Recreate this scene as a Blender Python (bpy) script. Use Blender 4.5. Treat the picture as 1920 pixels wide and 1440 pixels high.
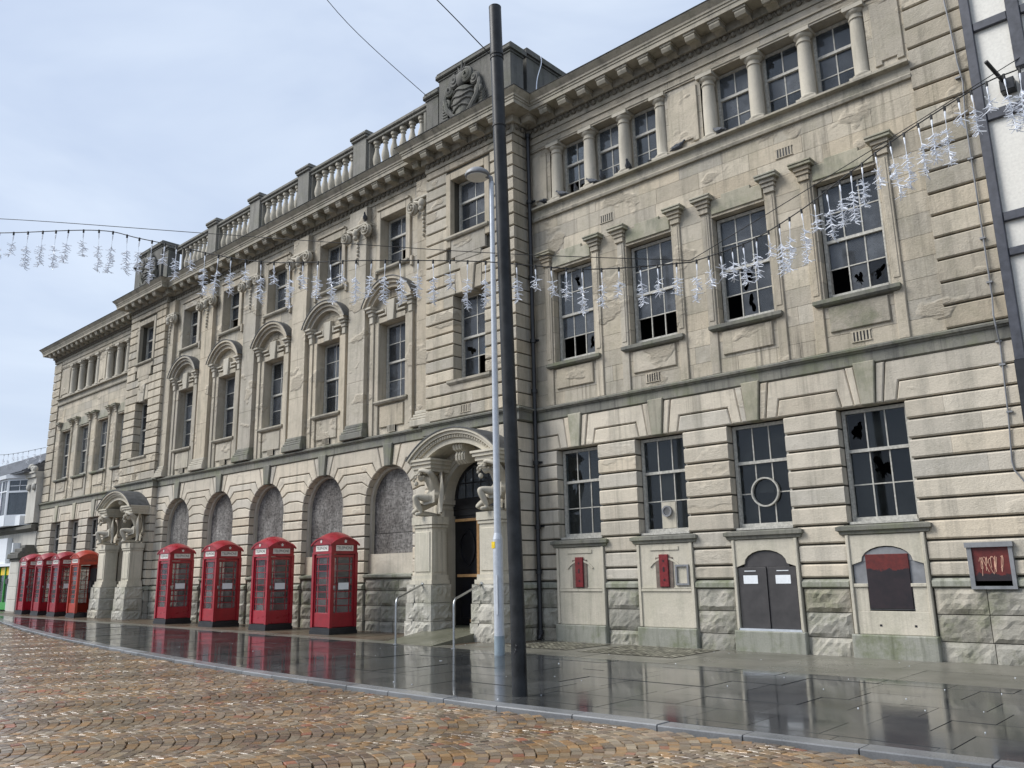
import bpy, bmesh, math, random
import numpy as np
from mathutils import Vector, Matrix, noise as mnoise
rnd = random.Random(7)
R_ = math.radians
sc = bpy.context.scene
for o in list(bpy.data.objects): bpy.data.objects.remove(o)
COL = sc.collection

# ------------------------------------------------------------------ camera
CAMZ = 1.53
cam = bpy.data.cameras.new('camera'); camo = bpy.data.objects.new('camera', cam); COL.objects.link(camo)
CR = Matrix(((0.7359, 0.1638, 0.6569), (0.6768, -0.1506, -0.7206), (-0.0191, 0.9749, -0.2217)))
q = CR.to_quaternion(); q.normalize()
camo.matrix_world = Matrix.Translation((0, 0, CAMZ)) @ q.to_matrix().to_4x4()
cam.sensor_fit = 'HORIZONTAL'; cam.sensor_width = 36; cam.lens = 36 * 1560.5 / 1920
cam.clip_start = .05; cam.clip_end = 3000
sc.camera = camo
CAMP = Vector((0, 0, CAMZ)); CFWD = Vector((-0.6569, 0.7206, 0.2217)).normalized()

# ------------------------------------------------------------------ sky and sun (overcast)
SUN_DIR = Vector((-0.52, -0.50, 0.69)).normalized()       # towards the sun
el = math.asin(SUN_DIR.z); az = math.atan2(SUN_DIR.x, SUN_DIR.y)
w = bpy.data.worlds.new('World'); sc.world = w; w.use_nodes = True
nt = w.node_tree; nt.nodes.clear()
def wn(t): return nt.nodes.new(t)
sky = wn('ShaderNodeTexSky'); sky.sky_type = 'NISHITA'; sky.sun_disc = False
sky.sun_elevation = el; sky.sun_rotation = az; sky.air_density = 1.3; sky.dust_density = 3.0; sky.ozone_density = 2.0
tc = wn('ShaderNodeTexCoord'); mp = wn('ShaderNodeMapping'); mp.inputs['Scale'].default_value = (1.0, 1.0, 2.6)
nt.links.new(tc.outputs['Generated'], mp.inputs['Vector'])
n1 = wn('ShaderNodeTexNoise'); n1.inputs['Scale'].default_value = 2.1; n1.inputs['Detail'].default_value = 5; n1.inputs['Roughness'].default_value = .55
n1.inputs['Distortion'].default_value = .5
nt.links.new(mp.outputs[0], n1.inputs['Vector'])
rp = wn('ShaderNodeValToRGB'); rp.color_ramp.elements[0].position = .33; rp.color_ramp.elements[1].position = .68
rp.color_ramp.elements[0].color = (4.4, 5.2, 6.7, 1); rp.color_ramp.elements[1].color = (6.0, 6.75, 7.9, 1)
nt.links.new(n1.outputs['Fac'], rp.inputs[0])
mx = wn('ShaderNodeMix'); mx.data_type = 'RGBA'; mx.inputs[0].default_value = .86
nt.links.new(sky.outputs[0], mx.inputs[6]); nt.links.new(rp.outputs[0], mx.inputs[7])
bg = wn('ShaderNodeBackground'); bg.inputs['Strength'].default_value = .05
out = wn('ShaderNodeOutputWorld')
nt.links.new(mx.outputs[2], bg.inputs[0]); nt.links.new(bg.outputs[0], out.inputs[0])
sun = bpy.data.lights.new('sun', 'SUN'); sun.energy = 1.5; sun.angle = R_(32); sun.color = (1, .98, .95)
suno = bpy.data.objects.new('sun', sun); COL.objects.link(suno)
suno.location = (-20, -20, 40); suno.rotation_euler = SUN_DIR.to_track_quat('Z', 'Y').to_euler()
sc.view_settings.view_transform = 'Standard'; sc.view_settings.look = 'None'
sc.view_settings.exposure = 1.45; sc.view_settings.gamma = 1; sc.view_settings.use_curve_mapping = False
sc.render.engine = 'CYCLES'

# ------------------------------------------------------------------ materials
class NT:
    def __init__(s, name):
        s.m = bpy.data.materials.new(name); s.m.use_nodes = True; s.t = s.m.node_tree
        s.b = s.t.nodes['Principled BSDF']; s.o = s.t.nodes['Material Output']
    def n(s, t, **k):
        nd = s.t.nodes.new('ShaderNode' + t)
        for a, v in k.items():
            if hasattr(nd, a) and a not in ('Scale',): setattr(nd, a, v)
            else: nd.inputs[a].default_value = v
        return nd
    def l(s, a, b): s.t.links.new(a, b)
    def pos(s, scale=(1, 1, 1), obj=False):
        mpn = s.n('Mapping'); mpn.inputs['Scale'].default_value = scale
        if obj: s.l(s.n('TexCoord').outputs['Object'], mpn.inputs[0])
        else: s.l(s.n('NewGeometry').outputs['Position'], mpn.inputs[0])
        return mpn.outputs[0]
    def noise(s, vec, scale, detail=4, rough=.6):
        nd = s.n('TexNoise'); nd.inputs['Scale'].default_value = scale; nd.inputs['Detail'].default_value = detail
        nd.inputs['Roughness'].default_value = rough; s.l(vec, nd.inputs['Vector']); return nd.outputs['Fac']
    def ramp(s, fac, p0, p1, c0=(0, 0, 0, 1), c1=(1, 1, 1, 1)):
        r = s.n('ValToRGB'); e = r.color_ramp.elements; e[0].position = p0; e[1].position = p1; e[0].color = c0; e[1].color = c1
        s.l(fac, r.inputs[0]); return r.outputs[0]
    def math(s, op, a, b=None):
        nd = s.n('Math', operation=op)
        for i, v in enumerate((a, b)):
            if v is None: continue
            if isinstance(v, (int, float)): nd.inputs[i].default_value = v
            else: s.l(v, nd.inputs[i])
        return nd.outputs[0]
    def mix(s, fac, a, b, mode='MIX'):
        nd = s.n('Mix', data_type='RGBA', blend_type=mode)
        for i, v in ((0, fac), (6, a), (7, b)):
            if isinstance(v, (int, float)): nd.inputs[i].default_value = v
            elif isinstance(v, tuple): nd.inputs[i].default_value = v if len(v) == 4 else v + (1,)
            else: s.l(v, nd.inputs[i])
        return nd.outputs[2]
    def bump(s, h, strength, dist=.01):
        b = s.n('Bump'); b.inputs['Strength'].default_value = strength; b.inputs['Distance'].default_value = dist
        s.l(h, b.inputs['Height']); s.l(b.outputs[0], s.b.inputs['Normal'])

def tone_mul(s, col, amt):
    oi = s.n('ObjectInfo'); at = s.n('Attribute', attribute_name='tone')
    v = s.math('ADD', s.math('MULTIPLY', s.math('SUBTRACT', oi.outputs['Random'], .5), amt), s.math('MULTIPLY', at.outputs['Fac'], amt))
    v = s.math('ADD', v, 1.0)
    cb = s.n('CombineColor'); [s.l(v, cb.inputs[i]) for i in range(3)]
    return s.mix(1.0, col, cb.outputs[0], 'MULTIPLY')

def stone(name, c1, c2, stain=(.13, .13, .11), stain_amt=.5, moss=0, moss_col=(.12, .13, .06), rough=.85, bump=.5, tone=.3, streak=(3.0, 3.0, .35), pit=.5, fine=34, spall=0, soot=.55):
    s = NT(name); p = s.pos()
    col = s.mix(s.ramp(s.noise(p, .9, 5), .3, .7), c1, c2)
    col = tone_mul(s, col, tone)
    oi2 = s.n('ObjectInfo'); at2 = s.n('Attribute', attribute_name='tone')
    hue = s.math('FRACT', s.math('MULTIPLY', s.math('ADD', oi2.outputs['Random'], at2.outputs['Fac']), 7.31))
    gy = sum(c2) / 3 * .92
    col = s.mix(s.math('MULTIPLY', s.ramp(hue, .55, .95), .34 if tone > .2 else 0), col, (gy, gy, gy * .95))
    col = s.mix(s.math('MULTIPLY', s.ramp(hue, .0, .22, (1, 1, 1, 1), (0, 0, 0, 1)), .35 if tone > .2 else 0), col, (c1[0] * 1.02, c1[1] * .93, c1[2] * .80))
    st = s.noise(s.pos(streak), 1.3, 5, .65)
    col = s.mix(s.math('MULTIPLY', s.ramp(st, .5, .78), stain_amt), col, stain)
    run = s.math('MULTIPLY', s.ramp(s.noise(s.pos((9, 9, .28)), 1.0, 4, .6), .54, .72), s.ramp(s.noise(p, .45, 3, .5), .42, .62))
    col = s.mix(s.math('MULTIPLY', run, soot), col, tuple(x * .30 for x in c2))
    pn = s.noise(p, 5.5, 6, .7)
    col = s.mix(s.math('MULTIPLY', s.ramp(pn, .56, .72), pit), col, tuple(x * .62 for x in c1))
    if moss:
        mn = s.noise(p, 1.6, 6, .7)
        col = s.mix(s.math('MULTIPLY', s.ramp(mn, .48, .66), moss), col, moss_col)
    fn = s.noise(p, fine, 4, .7)
    col = s.mix(.22, col, s.ramp(fn, .25, .8, (.35, .35, .35, 1), (1.25, 1.25, 1.25, 1)), 'MULTIPLY')
    s.l(col, s.b.inputs['Base Color']); s.b.inputs['Roughness'].default_value = rough
    h = s.math('ADD', s.math('MULTIPLY', fn, .5), pn)
    if spall:                                              # patches where the face has flaked off
        sm = s.ramp(s.noise(s.pos((1, 1, 1.5)), .75, 3, .55), .60, .64)
        rn = s.noise(s.pos((1, 1, 2.2)), 13, 6, .75)
        col2 = s.mix(s.math('MULTIPLY', sm, spall), col, s.mix(rn, tuple(x * .72 for x in c2), tuple(min(.75, x * 1.12) for x in c1)))
        s.l(col2, s.b.inputs['Base Color'])
        h = s.math('ADD', h, s.math('MULTIPLY', s.math('MULTIPLY', rn, sm), 3.0 * spall))
    s.bump(h, bump, .02)
    return s.m

def plain(name, col, rough=.5, metal=0, noise=.15, nscale=12, bump=0, coat=0, spec=.5):
    s = NT(name); p = s.pos(obj=True)
    n_ = s.noise(p, nscale, 5, .65)
    lo = tuple(max(0, x * (1 - noise * 2)) for x in col); hi = tuple(min(1, x * (1 + noise)) for x in col)
    s.l(s.ramp(n_, .3, .7, lo + (1,), hi + (1,)), s.b.inputs['Base Color'])
    s.b.inputs['Metallic'].default_value = metal; s.b.inputs['Coat Weight'].default_value = coat; s.b.inputs['Specular IOR Level'].default_value = spec
    r = s.n('MapRange'); r.inputs[3].default_value = max(.02, rough * .75); r.inputs[4].default_value = min(1, rough * 1.3)
    s.l(n_, r.inputs[0]); s.l(r.outputs[0], s.b.inputs['Roughness'])
    if bump: s.bump(n_, bump, .01)
    return s.m

M = {}
M['rust'] = stone('pale_rusticated_stone', (.60, .535, .43), (.52, .465, .375), (.235, .222, .185), .62, moss=.22, moss_col=(.29, .27, .2), tone=.26, spall=.5, bump=.8)
M['ashlar'] = stone('ashlar_stone', (.525, .462, .36), (.405, .36, .283), (.165, .152, .122), .72, moss=.3, moss_col=(.25, .235, .16), tone=.34, bump=1.0, spall=.9, soot=.8)
M['carve'] = stone('carved_stone', (.52, .48, .40), (.42, .385, .31), (.2, .19, .16), .6, tone=.1, bump=.35)
M['joint'] = stone('mortar_and_joint_shade', (.10, .09, .07), (.07, .065, .05), tone=0, stain_amt=.3)  # backing wall colour, darkened to deepen the shade in the open joints
M['cornice'] = stone('cornice_stone', (.43, .39, .31), (.33, .305, .25), (.075, .075, .066), .85, moss=.25, tone=.15, streak=(2.2, 2.2, 1.2))
M['string'] = stone('stained_string_course', (.13, .13, .115), (.24, .23, .19), (.045, .047, .042), .85, moss=.6, moss_col=(.17, .185, .10), tone=.2, streak=(7, 7, .4))
M['dark'] = stone('soot_black_stone', (.095, .095, .088), (.165, .158, .138), (.03, .03, .028), .7, moss=.35, moss_col=(.12, .13, .075), tone=.25, streak=(5, 5, .6))
M['rock'] = stone('rock_faced_stone', (.42, .39, .33), (.29, .28, .235), (.085, .09, .065), .75, moss=.7, moss_col=(.15, .16, .09), tone=.4, bump=1.0, streak=(1.5, 1.5, .8))
M['rockpale'] = stone('pale_rock_faced_stone', (.52, .49, .42), (.40, .38, .32), (.16, .16, .125), .6, moss=.4, moss_col=(.2, .21, .13), tone=.3, bump=1.0, streak=(1.5, 1.5, .8))
M['panel'] = stone('cream_stone_panel', (.60, .55, .45), (.51, .47, .38), (.27, .27, .21), .5, tone=.12, moss=.2, moss_col=(.3, .3, .2))
M['base'] = stone('damp_plinth_stone', (.35, .345, .29), (.24, .245, .195), (.08, .09, .055), .8, moss=.8, moss_col=(.13, .15, .07), tone=.25, streak=(6, 6, .5))
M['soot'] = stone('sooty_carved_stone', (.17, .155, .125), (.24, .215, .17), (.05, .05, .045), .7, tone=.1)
M['parapet'] = stone('grey_parapet_stone', (.16, .155, .138), (.25, .238, .205), (.06, .06, .055), .75, moss=.35, moss_col=(.15, .155, .1), tone=.25, streak=(5, 5, .6))
M['lintel'] = stone('algae_stained_lintel', (.34, .325, .255), (.42, .385, .30), (.13, .14, .10), .85, moss=.6, moss_col=(.20, .21, .13), streak=(3, 3, 1.1))
M['lead'] = plain('weathered_lead', (.075, .078, .08), .55, .0, .3, 6)
M['white'] = plain('peeling_white_paint', (.46, .445, .395), .55, 0, .22, 18, .15)
M['black'] = plain('black_paint', (.014, .015, .018), .38, 0, .3, 6)
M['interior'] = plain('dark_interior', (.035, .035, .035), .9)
M['red'] = plain('red_gloss_paint', (.32, .007, .019), .28, 0, .12, 5, 0, .2)
M['red2'] = plain('red_gloss_paint_duller', (.27, .008, .017), .34, 0, .16, 4, 0, .12)
M['red3'] = plain('red_gloss_paint_sunned', (.31, .010, .018), .32, 0, .14, 5, 0, .1)
M['orange'] = plain('faded_orange_red_paint', (.37, .034, .013), .38, 0, .12, 6)
M['sign'] = plain('opal_sign_glass', (.72, .70, .64), .3, 0, .05)
M['paper'] = plain('white_paper', (.75, .78, .8), .6, 0, .04)
M['steel'] = plain('stainless_steel', (.42, .43, .43), .3, .9, .08, 8)
M['galv'] = plain('pale_galvanised_steel', (.53, .56, .60), .38, .25, .07, 10)
M['galvbase'] = plain('blue_grey_painted_base', (.27, .33, .37), .45, .1, .1, 6)
M['pole'] = plain('dark_grey_pole_paint', (.026, .028, .03), .42, 0, .35, 3, spec=.25)
M['cabinet'] = plain('dark_grey_steel_doors', (.062, .058, .058), .45, .2, .14, 4)
M['grey'] = plain('grey_painted_metal', (.23, .235, .245), .5, .2, .12, 5)
M['oxide'] = plain('rusty_dark_red_steel', (.085, .016, .014), .55, 0, .5, 7)
def peeled(name, zc):
    s = NT(name); p = s.pos(); sx = s.n('SeparateXYZ'); s.l(p, sx.inputs[0])
    n_ = s.noise(p, 6, 6, .7); f = s.ramp(s.math('ADD', s.math('MULTIPLY', s.math('SUBTRACT', sx.outputs[2], zc), 3.0), n_), .47, .53)
    red = s.ramp(s.noise(p, 11, 5, .7), .3, .75, (.07, .009, .008, 1), (.15, .018, .014, 1)); blk_ = s.ramp(n_, .3, .7, (.008, .006, .009, 1), (.024, .014, .017, 1))
    s.l(s.mix(f, blk_, red), s.b.inputs['Base Color']); s.b.inputs['Roughness'].default_value = .45; return s.m
M['plate_a'] = peeled('peeled_dark_red_plate', 1.46); M['plate_b'] = peeled('peeled_red_plate', 1.38)
M['redslot'] = plain('red_slot_plate', (.19, .012, .015), .4, 0, .25, 14)
M['rustbrown'] = plain('bare_brown_board', (.17, .135, .11), .8, 0, .2)
M['pine'] = plain('raw_pine_batten', (.55, .31, .13), .7, 0, .14, 14)
M['doorblk'] = plain('black_door_paint', (.010, .010, .013), .33, 0, .3, 5)
M['scribble'] = plain('pale_spray_paint', (.7, .42, .3), .6)
M['yellow'] = plain('yellow_sticker', (.85, .6, .02), .4)
M['cable'] = plain('black_cable', (.012, .012, .012), .6)
M['led'] = plain('white_plastic_tinsel', (.83, .86, .92), .35, 0, .04)
M['timber'] = plain('blue_grey_timber_paint', (.062, .066, .082), .45, 0, .22, 7)
M['render'] = plain('cream_white_render', (.74, .72, .66), .85, 0, .06, 20, .3)
M['upvc'] = plain('white_window_plastic', (.74, .77, .8), .35, 0, .03)
M['slate'] = plain('wet_grey_slate', (.12, .125, .14), .35, 0, .25, 9)
M['green'] = plain('green_shopfront_paint', (.035, .30, .04), .35, 0, .1)
M['palewall'] = stone('pale_painted_masonry', (.58, .56, .50), (.48, .46, .41), (.2, .2, .18), .6, tone=.1)
M['pigeon'] = plain('grey_feathers', (.09, .10, .12), .7, 0, .4, 30)

def glass(name, dirt, dcol, tint=(.75, .8, .82)):
    s = NT(name); s.t.nodes.remove(s.b)
    tr = s.n('BsdfTransparent'); tr.inputs[0].default_value = tint + (1,)
    gl = s.n('BsdfGlossy'); gl.inputs['Roughness'].default_value = .03; gl.inputs[0].default_value = (.92, .95, 1, 1)
    fr = s.n('Fresnel'); fr.inputs[0].default_value = 1.38
    p = s.pos(); nn = s.noise(p, 3.1, 5, .6)
    df = s.n('BsdfDiffuse'); s.l(s.ramp(nn, .2, .8, tuple(x * .55 for x in dcol) + (1,), dcol + (1,)), df.inputs[0])
    oi = s.n('ObjectInfo')
    f = s.math('MULTIPLY', s.math('ADD', s.math('MULTIPLY', oi.outputs['Random'], 1.5), .25), s.math('MULTIPLY', s.math('ADD', s.math('MULTIPLY', nn, .9), .3), dirt))
    m1 = s.n('MixShader'); s.l(f, m1.inputs[0]); s.l(tr.outputs[0], m1.inputs[1]); s.l(df.outputs[0], m1.inputs[2])
    m2 = s.n('MixShader'); s.l(fr.outputs[0], m2.inputs[0]); s.l(m1.outputs[0], m2.inputs[1]); s.l(gl.outputs[0], m2.inputs[2])
    s.l(m2.outputs[0], s.o.inputs[0]); return s.m
M['glass_up'] = glass('dusty_window_glass', .5, (.19, .205, .225))
M['glass_dn'] = glass('grimy_dark_glass', .3, (.06, .068, .07))
M['glass_box'] = glass('phone_box_glass', .22, (.45, .43, .42), (.82, .82, .82))

def osb():
    s = NT('weathered_chipboard'); p = s.pos((1, 1, 1))
    v1 = s.n('TexVoronoi'); v1.inputs['Scale'].default_value = 10; mp1 = s.n('Mapping'); mp1.inputs['Scale'].default_value = (1, 1, 2.6); mp1.inputs['Rotation'].default_value = (0, .5, 0)
    s.l(p, mp1.inputs[0]); s.l(mp1.outputs[0], v1.inputs['Vector'])
    v2 = s.n('TexVoronoi'); v2.inputs['Scale'].default_value = 13; mp2 = s.n('Mapping'); mp2.inputs['Scale'].default_value = (2.6, 1, 1); mp2.inputs['Rotation'].default_value = (0, -.7, 0)
    s.l(p, mp2.inputs[0]); s.l(mp2.outputs[0], v2.inputs['Vector'])
    bw = s.n('RGBToBW'); s.l(v1.outputs['Color'], bw.inputs[0]); bw2 = s.n('RGBToBW'); s.l(v2.outputs['Color'], bw2.inputs[0])
    f = s.math('MULTIPLY', s.math('ADD', bw.outputs[0], bw2.outputs[0]), .5)
    col = s.ramp(f, .2, .8, (.03, .026, .023, 1), (.135, .122, .112, 1))
    col = s.mix(s.ramp(s.noise(p, .8, 3), .35, .7), col, s.ramp(f, .2, .8, (.09, .084, .078, 1), (.33, .315, .295, 1)))
    col = s.mix(s.math('MULTIPLY', s.ramp(s.noise(s.pos((5, 5, .5)), 1.2, 4), .48, .68), .6), col, (.03, .027, .024))
    s.l(col, s.b.inputs['Base Color']); s.b.inputs['Roughness'].default_value = .8; s.bump(f, .5, .01); return s.m
M['osb'] = osb()

def slabmat(name, c1, c2, wet, tone=.5, ior=1.36, coat=0):
    s = NT(name); p = s.pos()
    col = s.mix(s.ramp(s.noise(p, 1.1, 5), .35, .65), c1, c2); col = tone_mul(s, col, tone)
    col = s.mix(.35, col, s.ramp(s.noise(p, 60, 3), .3, .75, (.4, .4, .4, 1), (1.3, 1.3, 1.3, 1)), 'MULTIPLY')
    s.l(col, s.b.inputs['Base Color'])
    n_ = s.noise(p, .75, 4, .55)
    r = s.ramp(n_, .34, .62, (wet[0],) * 3 + (1,), (wet[1],) * 3 + (1,))
    s.l(r, s.b.inputs['Roughness']); s.b.inputs['IOR'].default_value = ior; s.b.inputs['Coat Weight'].default_value = coat; s.b.inputs['Coat Roughness'].default_value = wet[0]
    h = s.math('ADD', s.math('MULTIPLY', s.noise(p, 2.2, 3), .8), s.math('MULTIPLY', s.noise(p, 45, 3), .03))
    s.bump(h, .10, .012); return s.m
M['slab'] = slabmat('wet_dark_paving', (.038, .041, .043), (.066, .067, .066), (.04, .14), ior=1.46)
M['band'] = slabmat('wet_pale_concrete', (.19, .18, .15), (.14, .135, .11), (.22, .42), .25)
M['kerb'] = slabmat('wet_granite_kerb', (.22, .225, .23), (.15, .155, .16), (.14, .34), .35)
M['brickpave'] = slabmat('wet_red_brown_paving', (.12, .085, .06), (.095, .08, .055), (.2, .4), .4)
M['mossramp'] = slabmat('mossy_concrete_ramp', (.17, .165, .125), (.11, .11, .075), (.2, .45), .1)
def settmat():
    s = NT('wet_stone_setts'); at = s.n('Attribute', attribute_name='scol'); p = s.pos()
    oi = s.n('ObjectInfo')
    fn = s.noise(p, 70, 4, .7)
    col = s.mix(.45, at.outputs['Color'], s.ramp(fn, .25, .8, (.35, .35, .35, 1), (1.35, 1.3, 1.25, 1)), 'MULTIPLY')
    s.l(col, s.b.inputs['Base Color'])
    n_ = s.noise(p, 1.2, 3)
    s.l(s.ramp(n_, .35, .65, (.15,) * 3 + (1,), (.30,) * 3 + (1,)), s.b.inputs['Roughness'])
    s.b.inputs['Specular IOR Level'].default_value = .5
    s.bump(s.math('ADD', fn, s.noise(p, 18, 3)), .22, .005); return s.m
M['sett'] = settmat()
M['asphalt'] = slabmat('wet_dark_bedding', (.035, .03, .026), (.05, .042, .035), (.25, .5), .1)

# ------------------------------------------------------------------ mesh helpers
def gz(x): return -0.0045 * (x + 13.5)                 # the street falls gently to the right
class MB:
    def __init__(s): s.v = []; s.f = []; s.mi = []; s.t = []; s.cm = 0; s.tone = 0
    def add(s, vs, fs):
        o = len(s.v); s.v += [tuple(p) for p in vs]; s.f += [tuple(i + o for i in f) for f in fs]; s.mi += [s.cm] * len(fs); s.t += [s.tone] * len(vs); return s
    def box(s, x0, x1, y0, y1, z0, z1):
        if x0 > x1: x0, x1 = x1, x0
        if y0 > y1: y0, y1 = y1, y0
        if z0 > z1: z0, z1 = z1, z0
        v = [(x0, y0, z0), (x1, y0, z0), (x1, y1, z0), (x0, y1, z0), (x0, y0, z1), (x1, y0, z1), (x1, y1, z1), (x0, y1, z1)]
        return s.add(v, [(3, 2, 1, 0), (4, 5, 6, 7), (0, 1, 5, 4), (1, 2, 6, 5), (2, 3, 7, 6), (3, 0, 4, 7)])
    def prism(s, poly, yf, yb, ch=0):                   # poly of (x,z), front at yf facing -y
        v, f = prism_vf(poly, yf, yb, ch); return s.add(v, f)
    def loft(s, rings, cap=True, closed=True):          # rings of equal count
        n = len(rings[0]); v = [p for r in rings for p in r]; f = []
        m = n if closed else n - 1
        for i in range(len(rings) - 1):
            for j in range(m): f.append((i * n + j, i * n + (j + 1) % n, (i + 1) * n + (j + 1) % n, (i + 1) * n + j))
        if cap and closed: f.append(tuple(reversed(range(n)))); f.append(tuple((len(rings) - 1) * n + j for j in range(n)))
        return s.add(v, f)
    def lathe(s, prof, cx=0, cy=0, n=16, z0=0, tilt=None):
        rings = []
        for r, z in prof:
            rings.append([(cx + r * math.cos(2 * math.pi * j / n), cy + r * math.sin(2 * math.pi * j / n), z0 + z) for j in range(n)])
        return s.loft(rings)
    def tube(s, pts, r, n=8, r1=None):
        pts = [Vector(p) for p in pts]; rings = []; up = Vector((0, 0, 1)); L = len(pts)
        pr = None
        for i, p in enumerate(pts):
            d = (pts[min(i + 1, L - 1)] - pts[max(i - 1, 0)])
            if d.length < 1e-9: d = Vector((0, 0, 1))
            d.normalize()
            if pr is None:
                a = up if abs(d.z) < .9 else Vector((1, 0, 0)); u = d.cross(a).normalized()
            else: u = (pr - d * pr.dot(d)).normalized()
            pr = u; v_ = d.cross(u); rr = r if r1 is None else r + (r1 - r) * i / max(1, L - 1)
            if isinstance(r, (list, tuple)): rr = r[i]
            rings.append([tuple(p + (u * math.cos(2 * math.pi * j / n) + v_ * math.sin(2 * math.pi * j / n)) * rr) for j in range(n)])
        return s.loft(rings)
    def ball(s, c, rx, ry, rz, n=10, m=7):
        rings = []
        for i in range(m + 1):
            a = -math.pi / 2 + math.pi * i / m; k = max(.02, math.cos(a))
            rings.append([(c[0] + rx * k * math.cos(2 * math.pi * j / n), c[1] + ry * k * math.sin(2 * math.pi * j / n), c[2] + rz * math.sin(a)) for j in range(n)])
        return s.loft(rings)
    def mesh(s, name, mats, smooth=False):
        me = bpy.data.meshes.new(name); me.from_pydata(s.v, [], s.f)
        for m in (mats if isinstance(mats, (list, tuple)) else [mats]): me.materials.append(M[m] if isinstance(m, str) else m)
        if any(s.mi): me.polygons.foreach_set('material_index', s.mi)
        if any(s.t):
            a = me.attributes.new('tone', 'FLOAT', 'POINT'); a.data.foreach_set('value', s.t)
        if smooth:
            me.polygons.foreach_set('use_smooth', [True] * len(me.polygons))
            if smooth != 'all':
                try: me.set_sharp_from_angle(angle=R_(38))
                except Exception: pass
        me.update(); return me
    def obj(s, name, mats, parent=None, smooth=False, **k): return put(name, s.mesh(name, mats, smooth), parent, **k)

def put(name, me, parent=None, loc=None, rz=0, scale=None, kind=None, label=None, cat=None, group=None, world=True):
    o = bpy.data.objects.new(name, me); COL.objects.link(o)
    if loc is not None: o.location = loc
    if rz: o.rotation_euler.z = rz
    if scale is not None: o.scale = scale
    if parent is not None:
        o.parent = parent
        if world and parent.get('_w'): o.matrix_parent_inverse = Matrix.Translation(-Vector(parent.location))
    if kind: o['kind'] = kind
    if label: o['label'] = label
    if cat: o['category'] = cat
    if group: o['group'] = group
    return o
def thing(name, label, cat, loc=(0, 0, 0), rz=0, group=None, world=True):
    o = put(name, None, None, loc, rz, label=label, cat=cat, group=group); o.empty_display_size = .3
    if world: o['_w'] = 1
    return o
def struct(o): o['kind'] = 'structure'; return o

def inset(poly, d):
    n = len(poly); out = []
    for i in range(n):
        a = Vector(poly[i - 1]); b = Vector(poly[i]); c = Vector(poly[(i + 1) % n])
        e1 = (b - a).normalized(); e2 = (c - b).normalized()
        n1 = Vector((-e1.y, e1.x)); n2 = Vector((-e2.y, e2.x)); k = max(.25, 1 + n1.dot(n2))
        out.append(tuple(b + (n1 + n2) / k * d))
    return out
def ccw(poly):
    A = sum(poly[i - 1][0] * poly[i][1] - poly[i][0] * poly[i - 1][1] for i in range(len(poly)))
    return poly if A > 0 else poly[::-1]
def prism_vf(poly, yf, yb, ch=0):
    poly = ccw(list(poly)); n = len(poly)
    if ch:
        inn = inset(poly, ch)
        v = [(x, yf, z) for x, z in inn] + [(x, yf + ch, z) for x, z in poly] + [(x, yb, z) for x, z in poly]
        f = [tuple(range(n))]
        for i in range(n):
            j = (i + 1) % n; f += [(n + i, n + j, j, i), (2 * n + i, 2 * n + j, n + j, n + i)]
    else:
        v = [(x, yf, z) for x, z in poly] + [(x, yb, z) for x, z in poly]; f = [tuple(range(n)), tuple(range(2 * n - 1, n - 1, -1))]
        for i in range(n):
            j = (i + 1) % n; f.append((n + i, n + j, j, i))
    return v, f

def chan_vf(poly, yf, yb, ch):
    (x0, z0), (x1, z1) = poly[0], poly[2]
    pr = [(yb, z0), (yf + ch, z0), (yf, z0 + ch), (yf, z1 - ch), (yf + ch, z1), (yb, z1)]
    v = [(x, y, z) for x in (x0, x1) for y, z in pr]; f = [(i, i + 6, i + 7, i + 1) for i in range(5)] + [(0, 1, 2, 3, 4, 5), (11, 10, 9, 8, 7, 6)]
    return v, f
def sweep(path, prof, close_ends=True):
    """extrude profile (out,z) along plan path (x,y); outward = right of travel"""
    mb = MB(); rings = []; P = [Vector(p) for p in path]; L = len(P)
    for i in range(L):
        d1 = (P[i] - P[i - 1]).normalized() if i else None; d2 = (P[i + 1] - P[i]).normalized() if i < L - 1 else None
        if d1 is None: d1 = d2
        if d2 is None: d2 = d1
        n1 = Vector((d1.y, -d1.x)); n2 = Vector((d2.y, -d2.x)); m = (n1 + n2) / max(.2, 1 + n1.dot(n2))
        rings.append([(P[i].x + m.x * o, P[i].y + m.y * o, z) for o, z in prof])
    mb.loft(rings); return mb
def arc_band(cx, zc, r_in, r_out, a0, a1, yf, yb, n=20):
    pts = [(cx + r_out * math.cos(a0 + (a1 - a0) * i / n), zc + r_out * math.sin(a0 + (a1 - a0) * i / n)) for i in range(n + 1)]
    inn = [(cx + r_in * math.cos(a0 + (a1 - a0) * i / n), zc + r_in * math.sin(a0 + (a1 - a0) * i / n)) for i in range(n + 1)]
    v = []; f = []
    for i in range(n + 1): v += [(pts[i][0], yf, pts[i][1]), (inn[i][0], yf, inn[i][1]), (inn[i][0], yb, inn[i][1]), (pts[i][0], yb, pts[i][1])]
    for i in range(n):
        a = 4 * i; b = 4 * (i + 1)
        for k in range(4): f.append((a + k, a + (k + 1) % 4, b + (k + 1) % 4, b + k))
    f += [(0, 1, 2, 3), (4 * n + 3, 4 * n + 2, 4 * n + 1, 4 * n)]
    return v, f

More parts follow.
